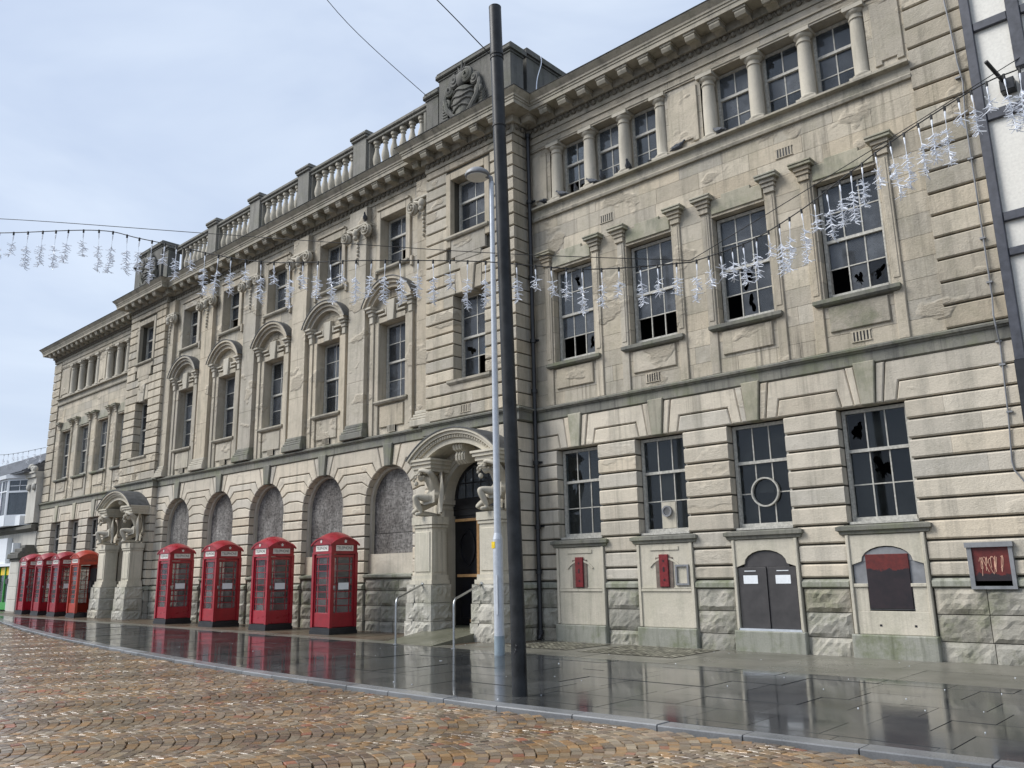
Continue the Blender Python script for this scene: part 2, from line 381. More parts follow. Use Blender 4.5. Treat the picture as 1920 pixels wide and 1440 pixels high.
def rock_vf(poly, yf, yb, r_):
    (x0, z0), (x1, z1) = poly[0], poly[2]; nx = max(3, int((x1 - x0) / .075)); nz = max(3, int((z1 - z0) / .07)); v = []; f = []
    off = Vector((r_.uniform(0, 50), r_.uniform(0, 50), 0)); amp = r_.uniform(.045, .08)
    for j in range(nz + 1):
        for i in range(nx + 1):
            u, t = i / nx, j / nz; x_ = x0 + (x1 - x0) * u; z_ = z0 + (z1 - z0) * t
            e = min(1, 5 * min(u, 1 - u) * (x1 - x0) / .5, 5 * min(t, 1 - t) * (z1 - z0) / .4); e = max(0, e) ** .6
            nn = .5 + .7 * mnoise.noise(Vector((x_ * 3, z_ * 3.6, 0)) + off) + .6 * abs(mnoise.noise(Vector((x_ * 7, z_ * 8, 5)) + off)) + .35 * mnoise.noise(Vector((x_ * 15, z_ * 16, 5)) + off)
            v.append((x_ + (r_.uniform(-.012, .012) if 0 < i < nx else 0), yf + .03 - e * amp * max(.05, nn), z_ + (r_.uniform(-.012, .012) if 0 < j < nz else 0)))
    for j in range(nz):
        for i in range(nx): a = j * (nx + 1) + i; f.append((a, a + 1, a + nx + 2, a + nx + 1))
    # edge skirt
    ring = [i for i in range(nx + 1)] + [j * (nx + 1) + nx for j in range(1, nz + 1)] + [nz * (nx + 1) + i for i in range(nx - 1, -1, -1)] + [j * (nx + 1) for j in range(nz - 1, 0, -1)]
    o = len(v)
    for k in ring: v.append((v[k][0], yb, v[k][2]))
    n = len(ring)
    for k in range(n): f.append((o + k, o + (k + 1) % n, ring[(k + 1) % n], ring[k]))
    return v, f

def cr(pts, n=10):
    P = [Vector(p) for p in pts]; out = []
    for i in range(len(P) - 1):
        p0 = P[max(i - 1, 0)]; p1 = P[i]; p2 = P[i + 1]; p3 = P[min(i + 2, len(P) - 1)]
        for k in range(n):
            t = k / n; out.append(.5 * ((2 * p1) + (p2 - p0) * t + (2 * p0 - 5 * p1 + 4 * p2 - p3) * t * t + (3 * p1 - p0 - 3 * p2 + p3) * t ** 3))
    out.append(P[-1]); return out

# ================================================================== GROUND
gs = MB()
X0, X1 = -600, 600
gs.add([(x, y, gz(x) - .075) for x, y in ((X0, -600), (X1, -600), (X1, 600), (X0, 600))], [(0, 1, 2, 3)])
ground = struct(gs.obj('ground', 'asphalt'))
KERB = [(6, 8.05), (1, 7.96), (-2.35, 7.90), (-4.12, 7.85), (-7.29, 7.70), (-10, 7.72), (-13.19, 7.82), (-17.17, 8.13), (-21.5, 8.6), (-25.91, 9.16), (-30.43, 9.85), (-35.52, 10.8), (-42, 12.2), (-50, 14.2), (-62, 17.6)]
def kerb_y(x):
    for (xa, ya), (xb, yb) in zip(KERB, KERB[1:]):
        if xb <= x <= xa:
            t = (x - xa) / (xb - xa); return ya + (yb - ya) * t
    return KERB[0][1] if x > 0 else KERB[-1][1]

street = struct(put('road', None, None, (-8, 6, gz(-8)))); street['_w'] = 1
PAL = [tuple(.86 * q_ for q_ in p_) for p_ in [(.26, .175, .095), (.30, .215, .125), (.20, .145, .09), (.34, .205, .09), (.25, .195, .135), (.31, .245, .165), (.19, .14, .10), (.33, .19, .08), (.29, .215, .145), (.22, .145, .09)]]
setts = []
cosA, sinA = math.cos(R_(-28)), math.sin(R_(-28))
def gen_setts():
    Wd = 1.6; Rr = Wd * .80; st = .112
    for ci in range(-26, 30):
        for ri in range(-130, 340):
            v0 = ri * st + (.5 * st if ci % 2 else 0); u0 = ci * Wd
            # coarse cull
            xc = (u0 * cosA - v0 * sinA); yc = (u0 * sinA + v0 * cosA)
            if xc < -46 or xc > 1.5 or yc < 1.5 or yc > 14: continue
            amax = math.asin(Wd / 2 / Rr); n = max(3, int(round(2 * amax * Rr / .13)))
            for k in range(n):
                a0 = -amax + 2 * amax * k / n; a1 = -amax + 2 * amax * (k + 1) / n; am = (a0 + a1) / 2
                u = u0 + Rr * math.sin(am); v = v0 + Rr * math.cos(am) - Rr * .8
                x = u * cosA - v * sinA; y = u * sinA + v * cosA
                if x < -45 or x > .5: continue
                if y > kerb_y(x) - .09: continue
                # keep the wedge the photograph (and a step to either side) can see
                if y < 1.3 + .12 * (-x) or (x > -8 and y < 1.2 - .72 * (x + 8) * -1 + 0): pass
                d = Vector((x, y, 0)) - Vector((0, 0, CAMZ)); dep = d.dot(CFWD)
                if dep < 3.0: continue
                hx = d.x * .7359 + d.y * .6768
                if abs(hx) > dep * .615 + 1.6: continue
                vy = -(d.x * -.1638 + d.y * .1506 + d.z * -.9749)
                if vy < -dep * .46 - .8: continue
                setts.append((x, y, am, dep))
gen_setts()
def sett_geo(x, y, am):
    w_ = .13 * rnd.uniform(.86, .985) / 2; l_ = .112 * rnd.uniform(.86, .965) / 2
    ang = -am + R_(-28) + rnd.uniform(-.09, .09); c, s = math.cos(ang), math.sin(ang)
    x += rnd.uniform(-.006, .006); y += rnd.uniform(-.006, .006)
    z = gz(x) - .035 + rnd.uniform(-.003, .003); tx, ty = rnd.uniform(-.02, .02), rnd.uniform(-.02, .02)
    P = []
    for k, (kk, dz) in enumerate(((.90, 0), (1, -.007), (1.0, -.05))):
        for (a, b) in ((-1, -1), (1, -1), (1, 1), (-1, 1)):
            j = 1 + rnd.uniform(-.06, .06) if k == 0 else 1
            u = a * w_ * kk * j; v = b * l_ * kk * j
            P.append((x + u * c - v * s, y + u * s + v * c, z + dz + (u * tx + v * ty if k < 2 else 0)))
    F = [(0, 1, 2, 3)]
    for i in range(4):
        j = (i + 1) % 4; F += [(4 + i, 4 + j, j, i), (8 + i, 8 + j, 4 + j, 4 + i)]
    n_ = mnoise.noise(Vector((x * .5, y * .5, 3))); base = PAL[min(9, int(rnd.random() * 10))]
    g = 1 + .35 * n_; t = rnd.uniform(.72, 1.2) * g
    if rnd.random() < .025: base = (.30, .12, .065)
    grey = .04; lum = sum(base) / 3
    col = tuple(min(.6, (b_ * (1 - grey) + lum * grey) * t) for b_ in base)
    return P, F, col
setts.sort(key=lambda s_: s_[3] + (0 if -(Vector((s_[0], s_[1], -CAMZ)).dot(Vector((-.1638, .1506, -.9749)))) > -9 else 0))
def set_col(me, cols):
    a = me.attributes.new('scol', 'FLOAT_COLOR', 'POINT'); a.data.foreach_set('color', np.array(cols, dtype=np.float32).ravel())
def visible(x, y):
    d = Vector((x, y, gz(x) - CAMZ)); dep = d.dot(CFWD); hx = d.x * .7359 + d.y * .6768; vy = d.x * -.1638 + d.y * .1506 + d.z * -.9749
    return abs(hx) < dep * .615 and vy < dep * .4614
big = [s_ for s_ in setts if visible(s_[0], s_[1])][:300]; bigset = set(id(s_) for s_ in big)
allm = MB(); cols = []
for s_ in setts:
    P, F, col = sett_geo(*s_[:3])
    if id(s_) in bigset:
        c0 = Vector(P[0]); me = bpy.data.meshes.new('sett'); me.from_pydata([tuple(Vector(p) - c0) for p in P], [], F); me.materials.append(M['sett']); set_col(me, [col + (1,)] * 12)
        put('sett', me, street, loc=c0)
    else: allm.add(P, F); cols += [col + (1,)] * 12
me = allm.mesh('setts', 'sett'); set_col(me, cols); put('setts', me, street, kind='stuff')

# kerb stones
pav = struct(put('pavement', None, None, (-20, 12, gz(-20)))); pav['_w'] = 1
x = 4.0
while x > -52:
    L = 1.02 + rnd.uniform(-.1, .12); xa, xb = x - .008, x - L + .008
    ya, yb = kerb_y(xa), kerb_y(xb); dz = rnd.uniform(-.004, .004); m = MB()
    wd = .25; t = .012; zt = lambda X: gz(X) + dz
    ring = lambda X, Y: [(X, Y, gz(X) - .14), (X, Y, zt(X) - t), (X, Y + t, zt(X)), (X, Y + wd, zt(X)), (X, Y + wd, gz(X) - .14)]
    m.loft([ring(xa, ya), ring(xb, yb)]); m.obj('kerb_stone', 'kerb', pav)
    x -= L
# paving slabs: dark field, paler band along the building
slabs = []
def slab_rows():
    y = 7.6; row = 0
    while y < 12.72:
        dpt = rnd.choice((.60, .75, .9)); y1 = min(y + dpt, 12.72); x = 3.5 + rnd.random()
        if 12.72 - y1 < .3: y1 = 12.72
        while x > -47:
            L = rnd.choice((.6, .75, .9, 1.05, 1.2)); slabs.append((x - L, x, y, y1, 'slab')); x -= L
        y = y1
    x = 3.2
    while x > -13.0:
        L = 1.9; slabs.append((x - L, x, 12.72, 14.1, 'band')); slabs.append((x - L - .4, x - .4, 14.1, 15.62, 'band')); x -= L
    x = -13.0
    while x > -47.5:
        L = rnd.choice((.75, .9, 1.2)); slabs.append((x - L, x, 12.72, 13.2, 'band')); slabs.append((x - L, x, 13.2, 15.2, 'brickpave')); x -= L
slab_rows()
recs = []
for (xa, xb, ya, yb, mt) in slabs:
    g = .0045; pa = [(xa + g, ya + g), (xb - g, ya + g), (xb - g, yb - g), (xa + g, yb - g)]
    # clip by the inner kerb edge
    k1, k2 = kerb_y(xa + g) + .26, kerb_y(xb - g) + .26
    if yb - g < min(k1, k2) + .04: continue
    pa[0] = (xa + g, max(ya + g, min(k1, yb - g - .02))); pa[1] = (xb - g, max(ya + g, min(k2, yb - g - .02)))
    cx_, cy_ = (xa + xb) / 2, (ya + yb) / 2; d = (Vector((cx_, cy_, 0)) - CAMP).length
    recs.append(((xb - xa) * (yb - ya) / d ** 3 * (1 if visible(cx_, cy_) else .01), pa, mt))
recs.sort(key=lambda r: -r[0]); rest = {}
for i, (_, pa, mt) in enumerate(recs):
    m = MB() if i < 300 else rest.setdefault(mt, MB()); m.tone = rnd.uniform(-.4, .4) if i >= 300 else 0
    dz = rnd.uniform(-.003, .003); tx = rnd.uniform(-.0018, .0018); ty = rnd.uniform(-.0018, .0018); cx_ = pa[0][0]; cy_ = pa[0][1]
    v = [(px, py, gz(px) + dz + (px - cx_) * tx + (py - cy_) * ty) for px, py in pa] + [(px, py, gz(px) - .07) for px, py in pa]
    m.add(v, [(0, 1, 2, 3)] + [(4 + a, 4 + (a + 1) % 4, (a + 1) % 4, a) for a in range(4)])
    if i < 300: m.obj('paving_slab', mt, pav)
for mt, m in rest.items(): m.obj('far_paving_slabs', mt, pav, kind='stuff')
sp_ = MB()
for k in range(55):
    x_ = -1.5 - 22 * rnd.random() ** 1.6; y_ = kerb_y(x_) + .35 + rnd.random() * (15.0 - kerb_y(x_) - .4); r0 = rnd.uniform(.005, .013); a0 = rnd.uniform(0, 6)
    pts = [(x_ + r0 * math.cos(a0 + t) * rnd.uniform(.6, 1), y_ + r0 * math.sin(a0 + t) * rnd.uniform(.6, 1)) for t in (0, 1.2, 2.4, 3.7, 5)]
    sp_.add([(a, b, gz(a) + .008) for a, b in pts] + [(a, b, gz(a) - .004) for a, b in pts], [(0, 1, 2, 3, 4)] + [(5 + i_, 5 + (i_ + 1) % 5, (i_ + 1) % 5, i_) for i_ in range(5)])
sp_.obj('gum_and_litter_specks', 'paper', pav, kind='stuff')
# pavement lights: iron frames of small square glass lenses beside the wall
for (xa, xb, ya, yb) in ((-12.75, -11.1, 13.65, 15.2), (-10.75, -8.55, 13.55, 15.3)):
    m = MB(); m.add([(X, Y, gz(X) + .006) for X, Y in ((xa, ya), (xb, ya), (xb, yb), (xa, yb))], [(0, 1, 2, 3)])
    po = m.obj('pavement_light', 'asphalt', pav); lm = MB(); nx = int((xb - xa) / .125); ny = int((yb - ya) / .125)
    for i in range(nx):
        for j in range(ny):
            if rnd.random() < .04: continue
            cx_ = xa + (i + .5) * (xb - xa) / nx; cy_ = ya + (j + .5) * (yb - ya) / ny; h = .043; lm.tone = rnd.uniform(-.8, .8)
            lm.add([(cx_ + a, cy_ + b, gz(cx_) + .010) for a, b in ((-h, -h), (h, -h), (h, h), (-h, h))], [(0, 1, 2, 3)])
    lm.obj('glass_lens', slabmat('cloudy_glass_lens', (.42, .40, .31), (.30, .29, .22), (.35, .5), .5), po, kind='stuff')

# ================================================================== THE STONE BUILDING
Yw, Yp, Yc, Yg = 15.55, 14.93, 15.19, 15.09
XL, XPL0, XPL1, XPR0, XPR1, XR = -47.4, -36.5, -33.15, -16.8, -13.41, -2.84
BAYS = [-31.38, -28.18, -24.98, -21.78, -18.58]; PAVC = (-34.83, -15.1)
RC = [-12.10, -9.83, -7.56, -5.28]; LC = [-44.98, -42.71, -40.43, -38.16]
B = thing('stone_building', 'long derelict beige stone building with roof balustrade and broken sash windows', 'building', (-24.98, 15.3, 0))
BLK = []                                                # (kind, priority, builder data)
def blk(kind, poly, yf, yb, ch, mt):
    cx_ = sum(p[0] for p in poly) / len(poly); cz = sum(p[1] for p in poly) / len(poly)
    w_ = max(p[0] for p in poly) - min(p[0] for p in poly); h_ = max(p[1] for p in poly) - min(p[1] for p in poly)
    d = Vector((cx_, yf, cz)) - CAMP; dep = max(.5, d.dot(CFWD)); hx = d.x * .7359 + d.y * .6768; vy = d.x * -.1638 + d.y * .1506 + d.z * -.9749
    vis = 1 if abs(hx) < dep * .63 and abs(vy) < dep * .48 else .001
    BLK.append((kind, w_ * h_ * abs(d.y) / d.length ** 3 * vis, poly, yf, yb, ch, mt))
def rectp(x0, x1, z0, z1): return [(x0, z0), (x1, z0), (x1, z1), (x0, z1)]
def masonry(kind, x0, x1, zs, holes, yf, yb, ch, mt, lens=(.7, 1.2), gap=(.006, .012), ends=None, jit=.003):
    for i in range(len(zs) - 1):
        za, zb = zs[i], zs[i + 1]; iv = [(x0, x1)]
        for (hx0, hx1, hz0, hz1) in holes:
            if hz0 < zb - .02 and hz1 > za + .02:
                nv = []
                for a, b in iv:
                    if hx1 <= a or hx0 >= b: nv.append((a, b)); continue
                    if hx0 > a + .03: nv.append((a, hx0))
                    if hx1 < b - .03: nv.append((hx1, b))
                iv = nv
        for a, b in iv:
            L = b - a; n = max(1, int(round(L / rnd.uniform(*lens)))); cuts = [a + L * k / n for k in range(n + 1)]
            if n > 1:
                sh = (.25 if i % 2 else -.25) * L / n
                cuts = [cuts[0]] + [c_ + sh + rnd.uniform(-.1, .1) * L / n for c_ in cuts[1:-1]] + [cuts[-1]]
            for k in range(n):
                e = yb
                if ends and abs(cuts[k + 1] - x1) < 1e-6 and ends[1]: e = ends[1]
                if ends and abs(cuts[k] - x0) < 1e-6 and ends[0]: e = ends[0]
                blk(kind, rectp(cuts[k] + (gap[0] / 2 if k else 0), cuts[k + 1] - (gap[0] / 2 if k < n - 1 else 0), za + gap[1] / 2, zb - gap[1] / 2), yf + rnd.uniform(-jit, jit), e, ch, mt)
def core(mb, x0, x1, z0, z1, yf, yb, holes):
    xs = sorted(set([x0, x1] + [min(max(h[k], x0), x1) for h in holes for k in (0, 1)]))
    for a, b in zip(xs, xs[1:]):
        if b - a < 1e-4: continue
        mid = (a + b) / 2; hs = sorted((h[2], h[3]) for h in holes if h[0] < mid < h[1]); z = z0
        for h0, h1 in hs:
            if h0 > z + 1e-4: mb.box(a, b, yf, yb, z, min(h0, z1))
            z = max(z, h1)
        if z < z1 - 1e-4: mb.box(a, b, yf, yb, z, z1)
CORE = MB()
def grow(hs, g=.02): return [(a - g, b + g, c - g, d + g) for a, b, c, d in hs]

# ---- windows
PANE = MB(); PANE.box(-.5, .5, -.003, .003, -.5, .5); PANE_ME = {k: PANE.mesh('pane', k) for k in ('glass_up', 'glass_dn', 'glass_box')}
def jag(mt, seed, r0=.2, r1=.4, cx=0, cz=0):
    """pane with an irregular shard-edged hole"""
    r_ = random.Random(seed); n = 26; m = MB(); v = []; f = []; ph = r_.uniform(0, 6.28); el = r_.uniform(.55, 1.0); rot = r_.uniform(0, 3.14)
    big = r_.uniform(.26, .40); pts = []
    for i in range(n):
        a = 2 * math.pi * i / n; lob = big * (1 + .35 * math.sin(2 * a + ph) + .22 * math.sin(3 * a + 2 * ph))
        if r_.random() < .22: lob *= r_.uniform(.45, .8)
        x_, z_ = lob * math.cos(a), lob * el * math.sin(a); x_, z_ = x_ * math.cos(rot) - z_ * math.sin(rot), x_ * math.sin(rot) + z_ * math.cos(rot)
        x_ = max(-.47, min(.47, cx + x_)); z_ = max(-.47, min(.47, cz + z_)); pts.append((x_, z_))
    for i in range(n):
        a = 2 * math.pi * i / n + rot; c, s = math.cos(a), math.sin(a); k = .5 / max(abs(c), abs(s)); v += [(c * k, 0, s * k), (pts[i][0], 0, pts[i][1])]
    for i in range(n):
        j = (i + 1) % n; f.append((2 * i, 2 * j, 2 * j + 1, 2 * i + 1))
    m.add(v, f); return m.mesh('broken_pane', mt)
def window(cx, z0, z1, wd, y, cols=3, up=1, low=2, frac=None, missing=(), broken=(), g='glass_up', simple=False, extra=None, name='window', ring=None):
    """sash window; y = front of frame; rows counted from the top"""
    m = MB(); hw = wd / 2; fr = .065; rows = up + low; ih = z1 - z0
    frac = frac if frac is not None else up / rows
    zm = z1 - fr - (ih - 2 * fr) * frac
    m.box(cx - hw, cx - hw + fr, y, y + .12, z0, z1); m.box(cx + hw - fr, cx + hw, y, y + .12, z0, z1)
    m.box(cx - hw + fr, cx + hw - fr, y, y + .12, z1 - fr, z1); m.box(cx - hw + fr, cx + hw - fr, y - .02, y + .13, z0, z0 + fr * 1.5)
    m.box(cx - hw + fr, cx + hw - fr, y + .015, y + .09, zm - .03, zm + .03)
    xa, xb = cx - hw + fr, cx + hw - fr
    cells = []
    for (sa, sb, nr, yo, r0) in ((zm + .03, z1 - fr, up, .035, 0), (z0 + fr * 1.5, zm - .03, low, .07, up)):
        cw = (xb - xa) / cols; rh = (sb - sa) / nr
        for c in range(1, cols):
            x_ = xa + c * cw; segs = [(sa, sb)]
            if ring and ring[2] > abs(x_ - ring[0]) and sa < ring[1] < sb: h_ = math.sqrt(ring[2] ** 2 - (x_ - ring[0]) ** 2); segs = [(sa, ring[1] - h_), (ring[1] + h_, sb)]
            for p_, q_ in segs: m.box(x_ - .012, x_ + .012, y + yo - .012, y + yo + .018, p_, q_)
        for r in range(1, nr):
            z_ = sa + r * rh; segs = [(xa, xb)]
            if ring and ring[2] > abs(z_ - ring[1]): h_ = math.sqrt(ring[2] ** 2 - (z_ - ring[1]) ** 2); segs = [(xa, ring[0] - h_), (ring[0] + h_, xb)]
            for p_, q_ in segs: m.box(p_, q_, y + yo - .0095, y + yo + .0155, z_ - .011, z_ + .011)
        for r in range(nr):
            for c in range(cols): cells.append((r0 + nr - 1 - r, c, xa + (c + .5) * cw, sa + (r + .5) * rh, cw, rh, y + yo + .005))
        if simple: cells = [k for k in cells if k[0] < r0] + [(r0, 0, (xa + xb) / 2, (sa + sb) / 2, xb - xa, sb - sa, y + yo + .005)]
    wo = m.obj(name, 'white', B)
    if extra: extra(wo)
    for (r, c, px, pz, cw, rh, py) in cells:
        if (r, c) in missing: continue
        if (r, c) in broken: me = jag(g, hash((cx, r, c)) % 1000, .14, .42, rnd.uniform(-.08, .08), rnd.uniform(-.12, .05)); nm = 'broken_pane'
        else: me = PANE_ME[g]; nm = 'pane'
        o = put(nm, me, wo, loc=(px, py, pz), scale=(cw, 1, rh)); o.rotation_euler = (rnd.uniform(-.008, .008), 0, rnd.uniform(-.008, .008))
    return wo

GZ = [1.33, 1.60, 1.945, 2.29, 2.645, 3.0, 3.355, 3.71, 4.065, 4.42]
STR0, STR1 = 5.17, 5.52
def part(mb, name, mt, **k): return mb.obj(name, mt, B, **k)

def rocks(x0, x1, holes, y, seed):
    r_ = random.Random(seed)
    for za, zb in ((.72, 1.15), (.28, .72), (-.12, .28)):
        iv = [(x0, x1)]
        for a0, a1 in holes:
            nv = []
            for a, b in iv:
                if a1 <= a or a0 >= b: nv.append((a, b)); continue
                if a0 > a + .05: nv.append((a, a0))
                if a1 < b - .05: nv.append((a1, b))
            iv = nv
        for a, b in iv:
            n = max(1, int(round((b - a) / r_.uniform(.7, 1.1)))); c = [a + (b - a) * k / n + (r_.uniform(-.12, .12) if 0 < k < n else 0) for k in range(n + 1)]
            for k in range(n): blk('rock_faced_block', rectp(c[k] + .006, c[k + 1] - .006, za + .007, zb - .007), y, y + .2, -1, 'rock')

def wing(x0, x1, C, cols_x, near, quoin_right):
    holesG = [(c - .62, c + .62, 2.29, 4.42) for c in C]; holes1 = [(c - .62, c + .62, 6.60, 9.04) for c in C]
    ex = .0
    # ground floor rustication
    pan = [(c - .70, c + .70, -.2, 2.29) for c in C]
    masonry('rusticated_block', x0, x1, GZ, holesG + pan, Yw - .05, Yw + .2, .026, 'rust', (.75, 1.25), (.003, .036))
    ys, yb_ = Yw - .05, Yw + .2
    for i in range(len(C) + 1):
        a = C[i - 1] if i else None; b = C[i] if i < len(C) else None
        L0 = x0 if a is None else a + .50; R0 = x1 if b is None else b - .50
        L1 = x0 if a is None else a + .57; R1 = x1 if b is None else b - .57
        blk('rusticated_block', [(L0, 4.434), (R0, 4.434), (R1, 4.765), (L1, 4.765)], ys, yb_, .022, 'rust')
        if a is None: po = [(R0 + .012, 4.434), (b - .265, 4.434), (b - .375, STR0), (x0, STR0), (x0, 4.79), (R1 + .012, 4.79)]
        elif b is None: po = [(a + .265, 4.434), (L0 - .012, 4.434), (L1 - .012, 4.79), (x1, 4.79), (x1, STR0), (a + .375, STR0)]
        else: po = [(a + .265, 4.434), (L0 - .012, 4.434), (L1 - .012, 4.79), (R1 + .012, 4.79), (R0 + .012, 4.434), (b - .265, 4.434), (b - .375, STR0), (a + .375, STR0)]
        blk('rusticated_block', po, ys, yb_, .022, 'rust')
    for c in C:
        for s in (-1, 1): blk('voussoir', [(c + s * .128, 4.434), (c + s * .253, 4.434), (c + s * .36, STR0), (c + s * .205, STR0)], ys - .015, yb_, .02, 'rust')
        m = MB(); m.prism([(c - .122, 4.425), (c + .122, 4.425), (c + .197, STR0 + .06), (c - .197, STR0 + .06)], ys - .06, yb_, .015); part(m, 'keystone', 'lintel')
    # upper floors ashlar
    qx0, qx1 = (x0, x1 - .98) if quoin_right else (x0 + .98, x1)
    zs = [STR1 + .03, 5.85, 6.22, 6.60, 6.98, 7.40, 7.82, 8.24, 8.64, 9.04, 9.45, 9.82, 10.2, 10.56]
    masonry('ashlar_block', qx0, qx1, zs, holes1, Yw + .015, Yw + .22, 0, 'ashlar', (.8, 1.3), (.006, .007), jit=.002)
    qz = [STR1 + .03 + .425 * k for k in range(18)]; qz = [z for z in qz if z < 12.75] + [12.9]
    qa, qb = (qx1, x1) if quoin_right else (x0, qx0)
    masonry('rusticated_block', qa, qb, qz, [], Yw - .04, Yw + .2, .022, 'ashlar', (.6, 1.0), (.003, .036))
    # 2nd floor: panels, columns
    gcols = [cols_x[:4], cols_x[4:]]
    holes2 = [(g[0], g[3], 10.8, 12.5) for g in gcols]
    masonry('ashlar_block', qx0, qx1, [10.84, 11.25, 11.66, 12.07, 12.5], [(g[0] - .16, g[3] + .16, 10.8, 12.5) for g in gcols], Yw + .015, Yw + .22, 0, 'ashlar', (.7, 1.1), (.006, .007), jit=.002)
    masonry('ashlar_block', qx0, qx1, [12.5, 12.92], [], Yw - .02, Yw + .5, 0, 'ashlar', (1.6, 2.2), (.006, .006), jit=0)
    core(CORE, x0, x1, -.15, 13.2, Yw + .03, Yw + .42, grow(holesG + holes1 + [(h[0] - .14, h[1] + .14, 10.8, 12.5) for h in holes2]))
    m = MB(); path = [(qx0, Yw), (qx1, Yw)]
    sb = sweep([(qx0, Yw + .02), (qx1, Yw + .02)], [(0, 10.50), (.07, 10.50), (.09, 10.56), (.05, 10.60), (.05, 10.78), (.17, 10.80), (.17, 10.845), (-.45, 10.845), (-.45, 10.80), (0, 10.78)])
    part(sb, 'sill_band', 'cornice')
    m = MB(); m.box(qx0 + .02, qx1 - .02, Yw - .055, Yw - .01, 12.72, 12.76); m.box(qx0 + .02, qx1 - .02, Yw - .04, Yw - .01, 12.55, 12.58); part(m, 'architrave_fillet', 'cornice')
    for gi, g in enumerate(gcols):
        for x_ in g: part(MB().box(x_ - .13, x_ + .13, Yw + .26, Yw + .5, 10.83, 12.5), 'window_mullion_wall', 'ashlar')
        for x_ in g:
            m = MB(); r = .155
            prof = [(.185, .07), (.205, .09), (.205, .12), (.175, .145), (.165, .16), (r, .18), (r * .99, .9), (r * .88, 1.36), (.16, 1.375), (.16, 1.40), (r * .88, 1.415), (r * .88, 1.48), (.165, 1.50), (.195, 1.54), (.195, 1.562)]; m.box(x_ - .21, x_ + .21, Yw + .10 - .21, Yw + .10 + .16, 10.847, 10.915); m.box(x_ - .205, x_ + .205, Yw + .10 - .205, Yw + .10 + .16, 12.41, 12.498)
            m.lathe(prof, x_, Yw + .10, 16, 10.846); part(m, 'column', 'carve', smooth=True)
        for k in range(3):
            cx_ = (g[k] + g[k + 1]) / 2; miss = (); bro = ()
            if near and gi == 0 and k == 0: miss = ((2, 0),); bro = ((2, 1),)
            window(cx_, 10.85, 12.49, g[k + 1] - g[k] - .25, Yw + .27, 2, 1, 2, .36, miss, bro, simple=not near)
        # raised panels either side of the group
    cs = [(cols_x[3] + .25, cols_x[4] - .25), (qx0 + .12, cols_x[0] - .28), (cols_x[7] + .28, qx1 - .06)]
    for a, b in cs:
        if b - a > .25:
            m = MB(); e = min(.15, (b - a) * .25)
            m.prism([(a, 10.99), (a + e, 10.99), (a + e, 11.07), (b - e, 11.07), (b - e, 10.99), (b, 10.99), (b, 12.36), (a, 12.36)], Yw - .022, Yw + .03, .012); part(m, 'raised_panel', 'ashlar')
    # window furniture
    for i, c in enumerate(C):
        # ground
        mi = (); br = (); ext = None
        if near and i == 3: mi = (); br = ((0, 0), (1, 1))
        if near and i == 1:
            mi = ((2, 1),)
            def ext(wo, c=c):
                m = MB(); m.box(c - .17, c + .17, Yw + .215, Yw + .23, 2.42, 2.98); put('infill_board', m.mesh('infill_board', 'panel'), wo)
                m = MB(); 
                v, f = arc_band(c - .02, 2.78, .085, .12, 0, 2 * math.pi, Yw + .15, Yw + .215, 20); m.add(v, f)
                for t in range(-3, 4): m.box(c - .02 - .085, c - .02 + .085, Yw + .165, Yw + .175, 2.78 + t * .026 - .006, 2.78 + t * .026 + .006)
                put('extractor_vent', m.mesh('extractor_vent', 'grey'), wo)
        if near and i == 2:
            def ext(wo, c=c):
                m = MB(); v, f = arc_band(c, 3.02, .265, .295, 0, 2 * math.pi, Yw + .17, Yw + .24, 32); m.add(v, f); put('round_glazing_ring', m.mesh('round_glazing_ring', 'white'), wo)
        window(c, 2.31, 4.40, 1.20, Yw + .17, 3, 1, 2, .36, mi, br, 'glass_dn', simple=not near, extra=ext, ring=(c, 3.02, .28) if near and i == 2 else None)
        m = MB(); m.box(c - .60, c + .60, Yw + .0, Yw + .17, 2.28, 2.325); part(m, 'timber_sill', 'white')
        s_ = sweep([(c - .72, Yw + .1), (c - .72, Yw - .05), (c + .72, Yw - .05), (c + .72, Yw + .1)], [(0, 2.085), (.05, 2.10), (.06, 2.15), (.10, 2.17), (.10, 2.235), (.03, 2.262), (-.12, 2.275), (-.12, 2.085)])
        part(s_, 'moulded_sill', 'string')
        m = MB()
        if near and i in (2, 3):                          # aprons with a real arched recess
            pa = [(c - .68, .36), (c - .44, .36), (c - .44, 1.20), (c - .52, 1.20), (c - .52, 1.52), (c - .40, 1.60)]
            nA = 10; arcp = [(c + .44 * math.cos(math.pi - math.pi * k / nA) , 1.62 + .26 * math.sin(math.pi * k / nA)) for k in range(nA + 1)]
            m.prism([(c - .68, .36), (c - .62, .36), (c - .62, 2.085), (c - .68, 2.085)], Yw - .10, Yw + .1, .01)
            m.prism([(c + .62, .36), (c + .68, .36), (c + .68, 2.085), (c + .62, 2.085)], Yw - .10, Yw + .1, .01)
            for k in range(nA):
                (xa_, za_), (xb_, zb_) = arcp[k], arcp[k + 1]; m.prism([(xa_, za_), (xb_, zb_), (xb_, 2.083), (xa_, 2.083)], Yw - .07, Yw + .1)
            m.prism([(c - .62, 1.56), (c - .44, 1.62), (c - .44, 2.083), (c - .62, 2.083)], Yw - .07, Yw + .1); m.prism([(c + .44, 1.62), (c + .62, 1.56), (c + .62, 2.083), (c + .44, 2.083)], Yw - .07, Yw + .1)
            v, f = arc_band(c, 1.62 - .0, .0, .0, 0, 1, 0, 0, 2)
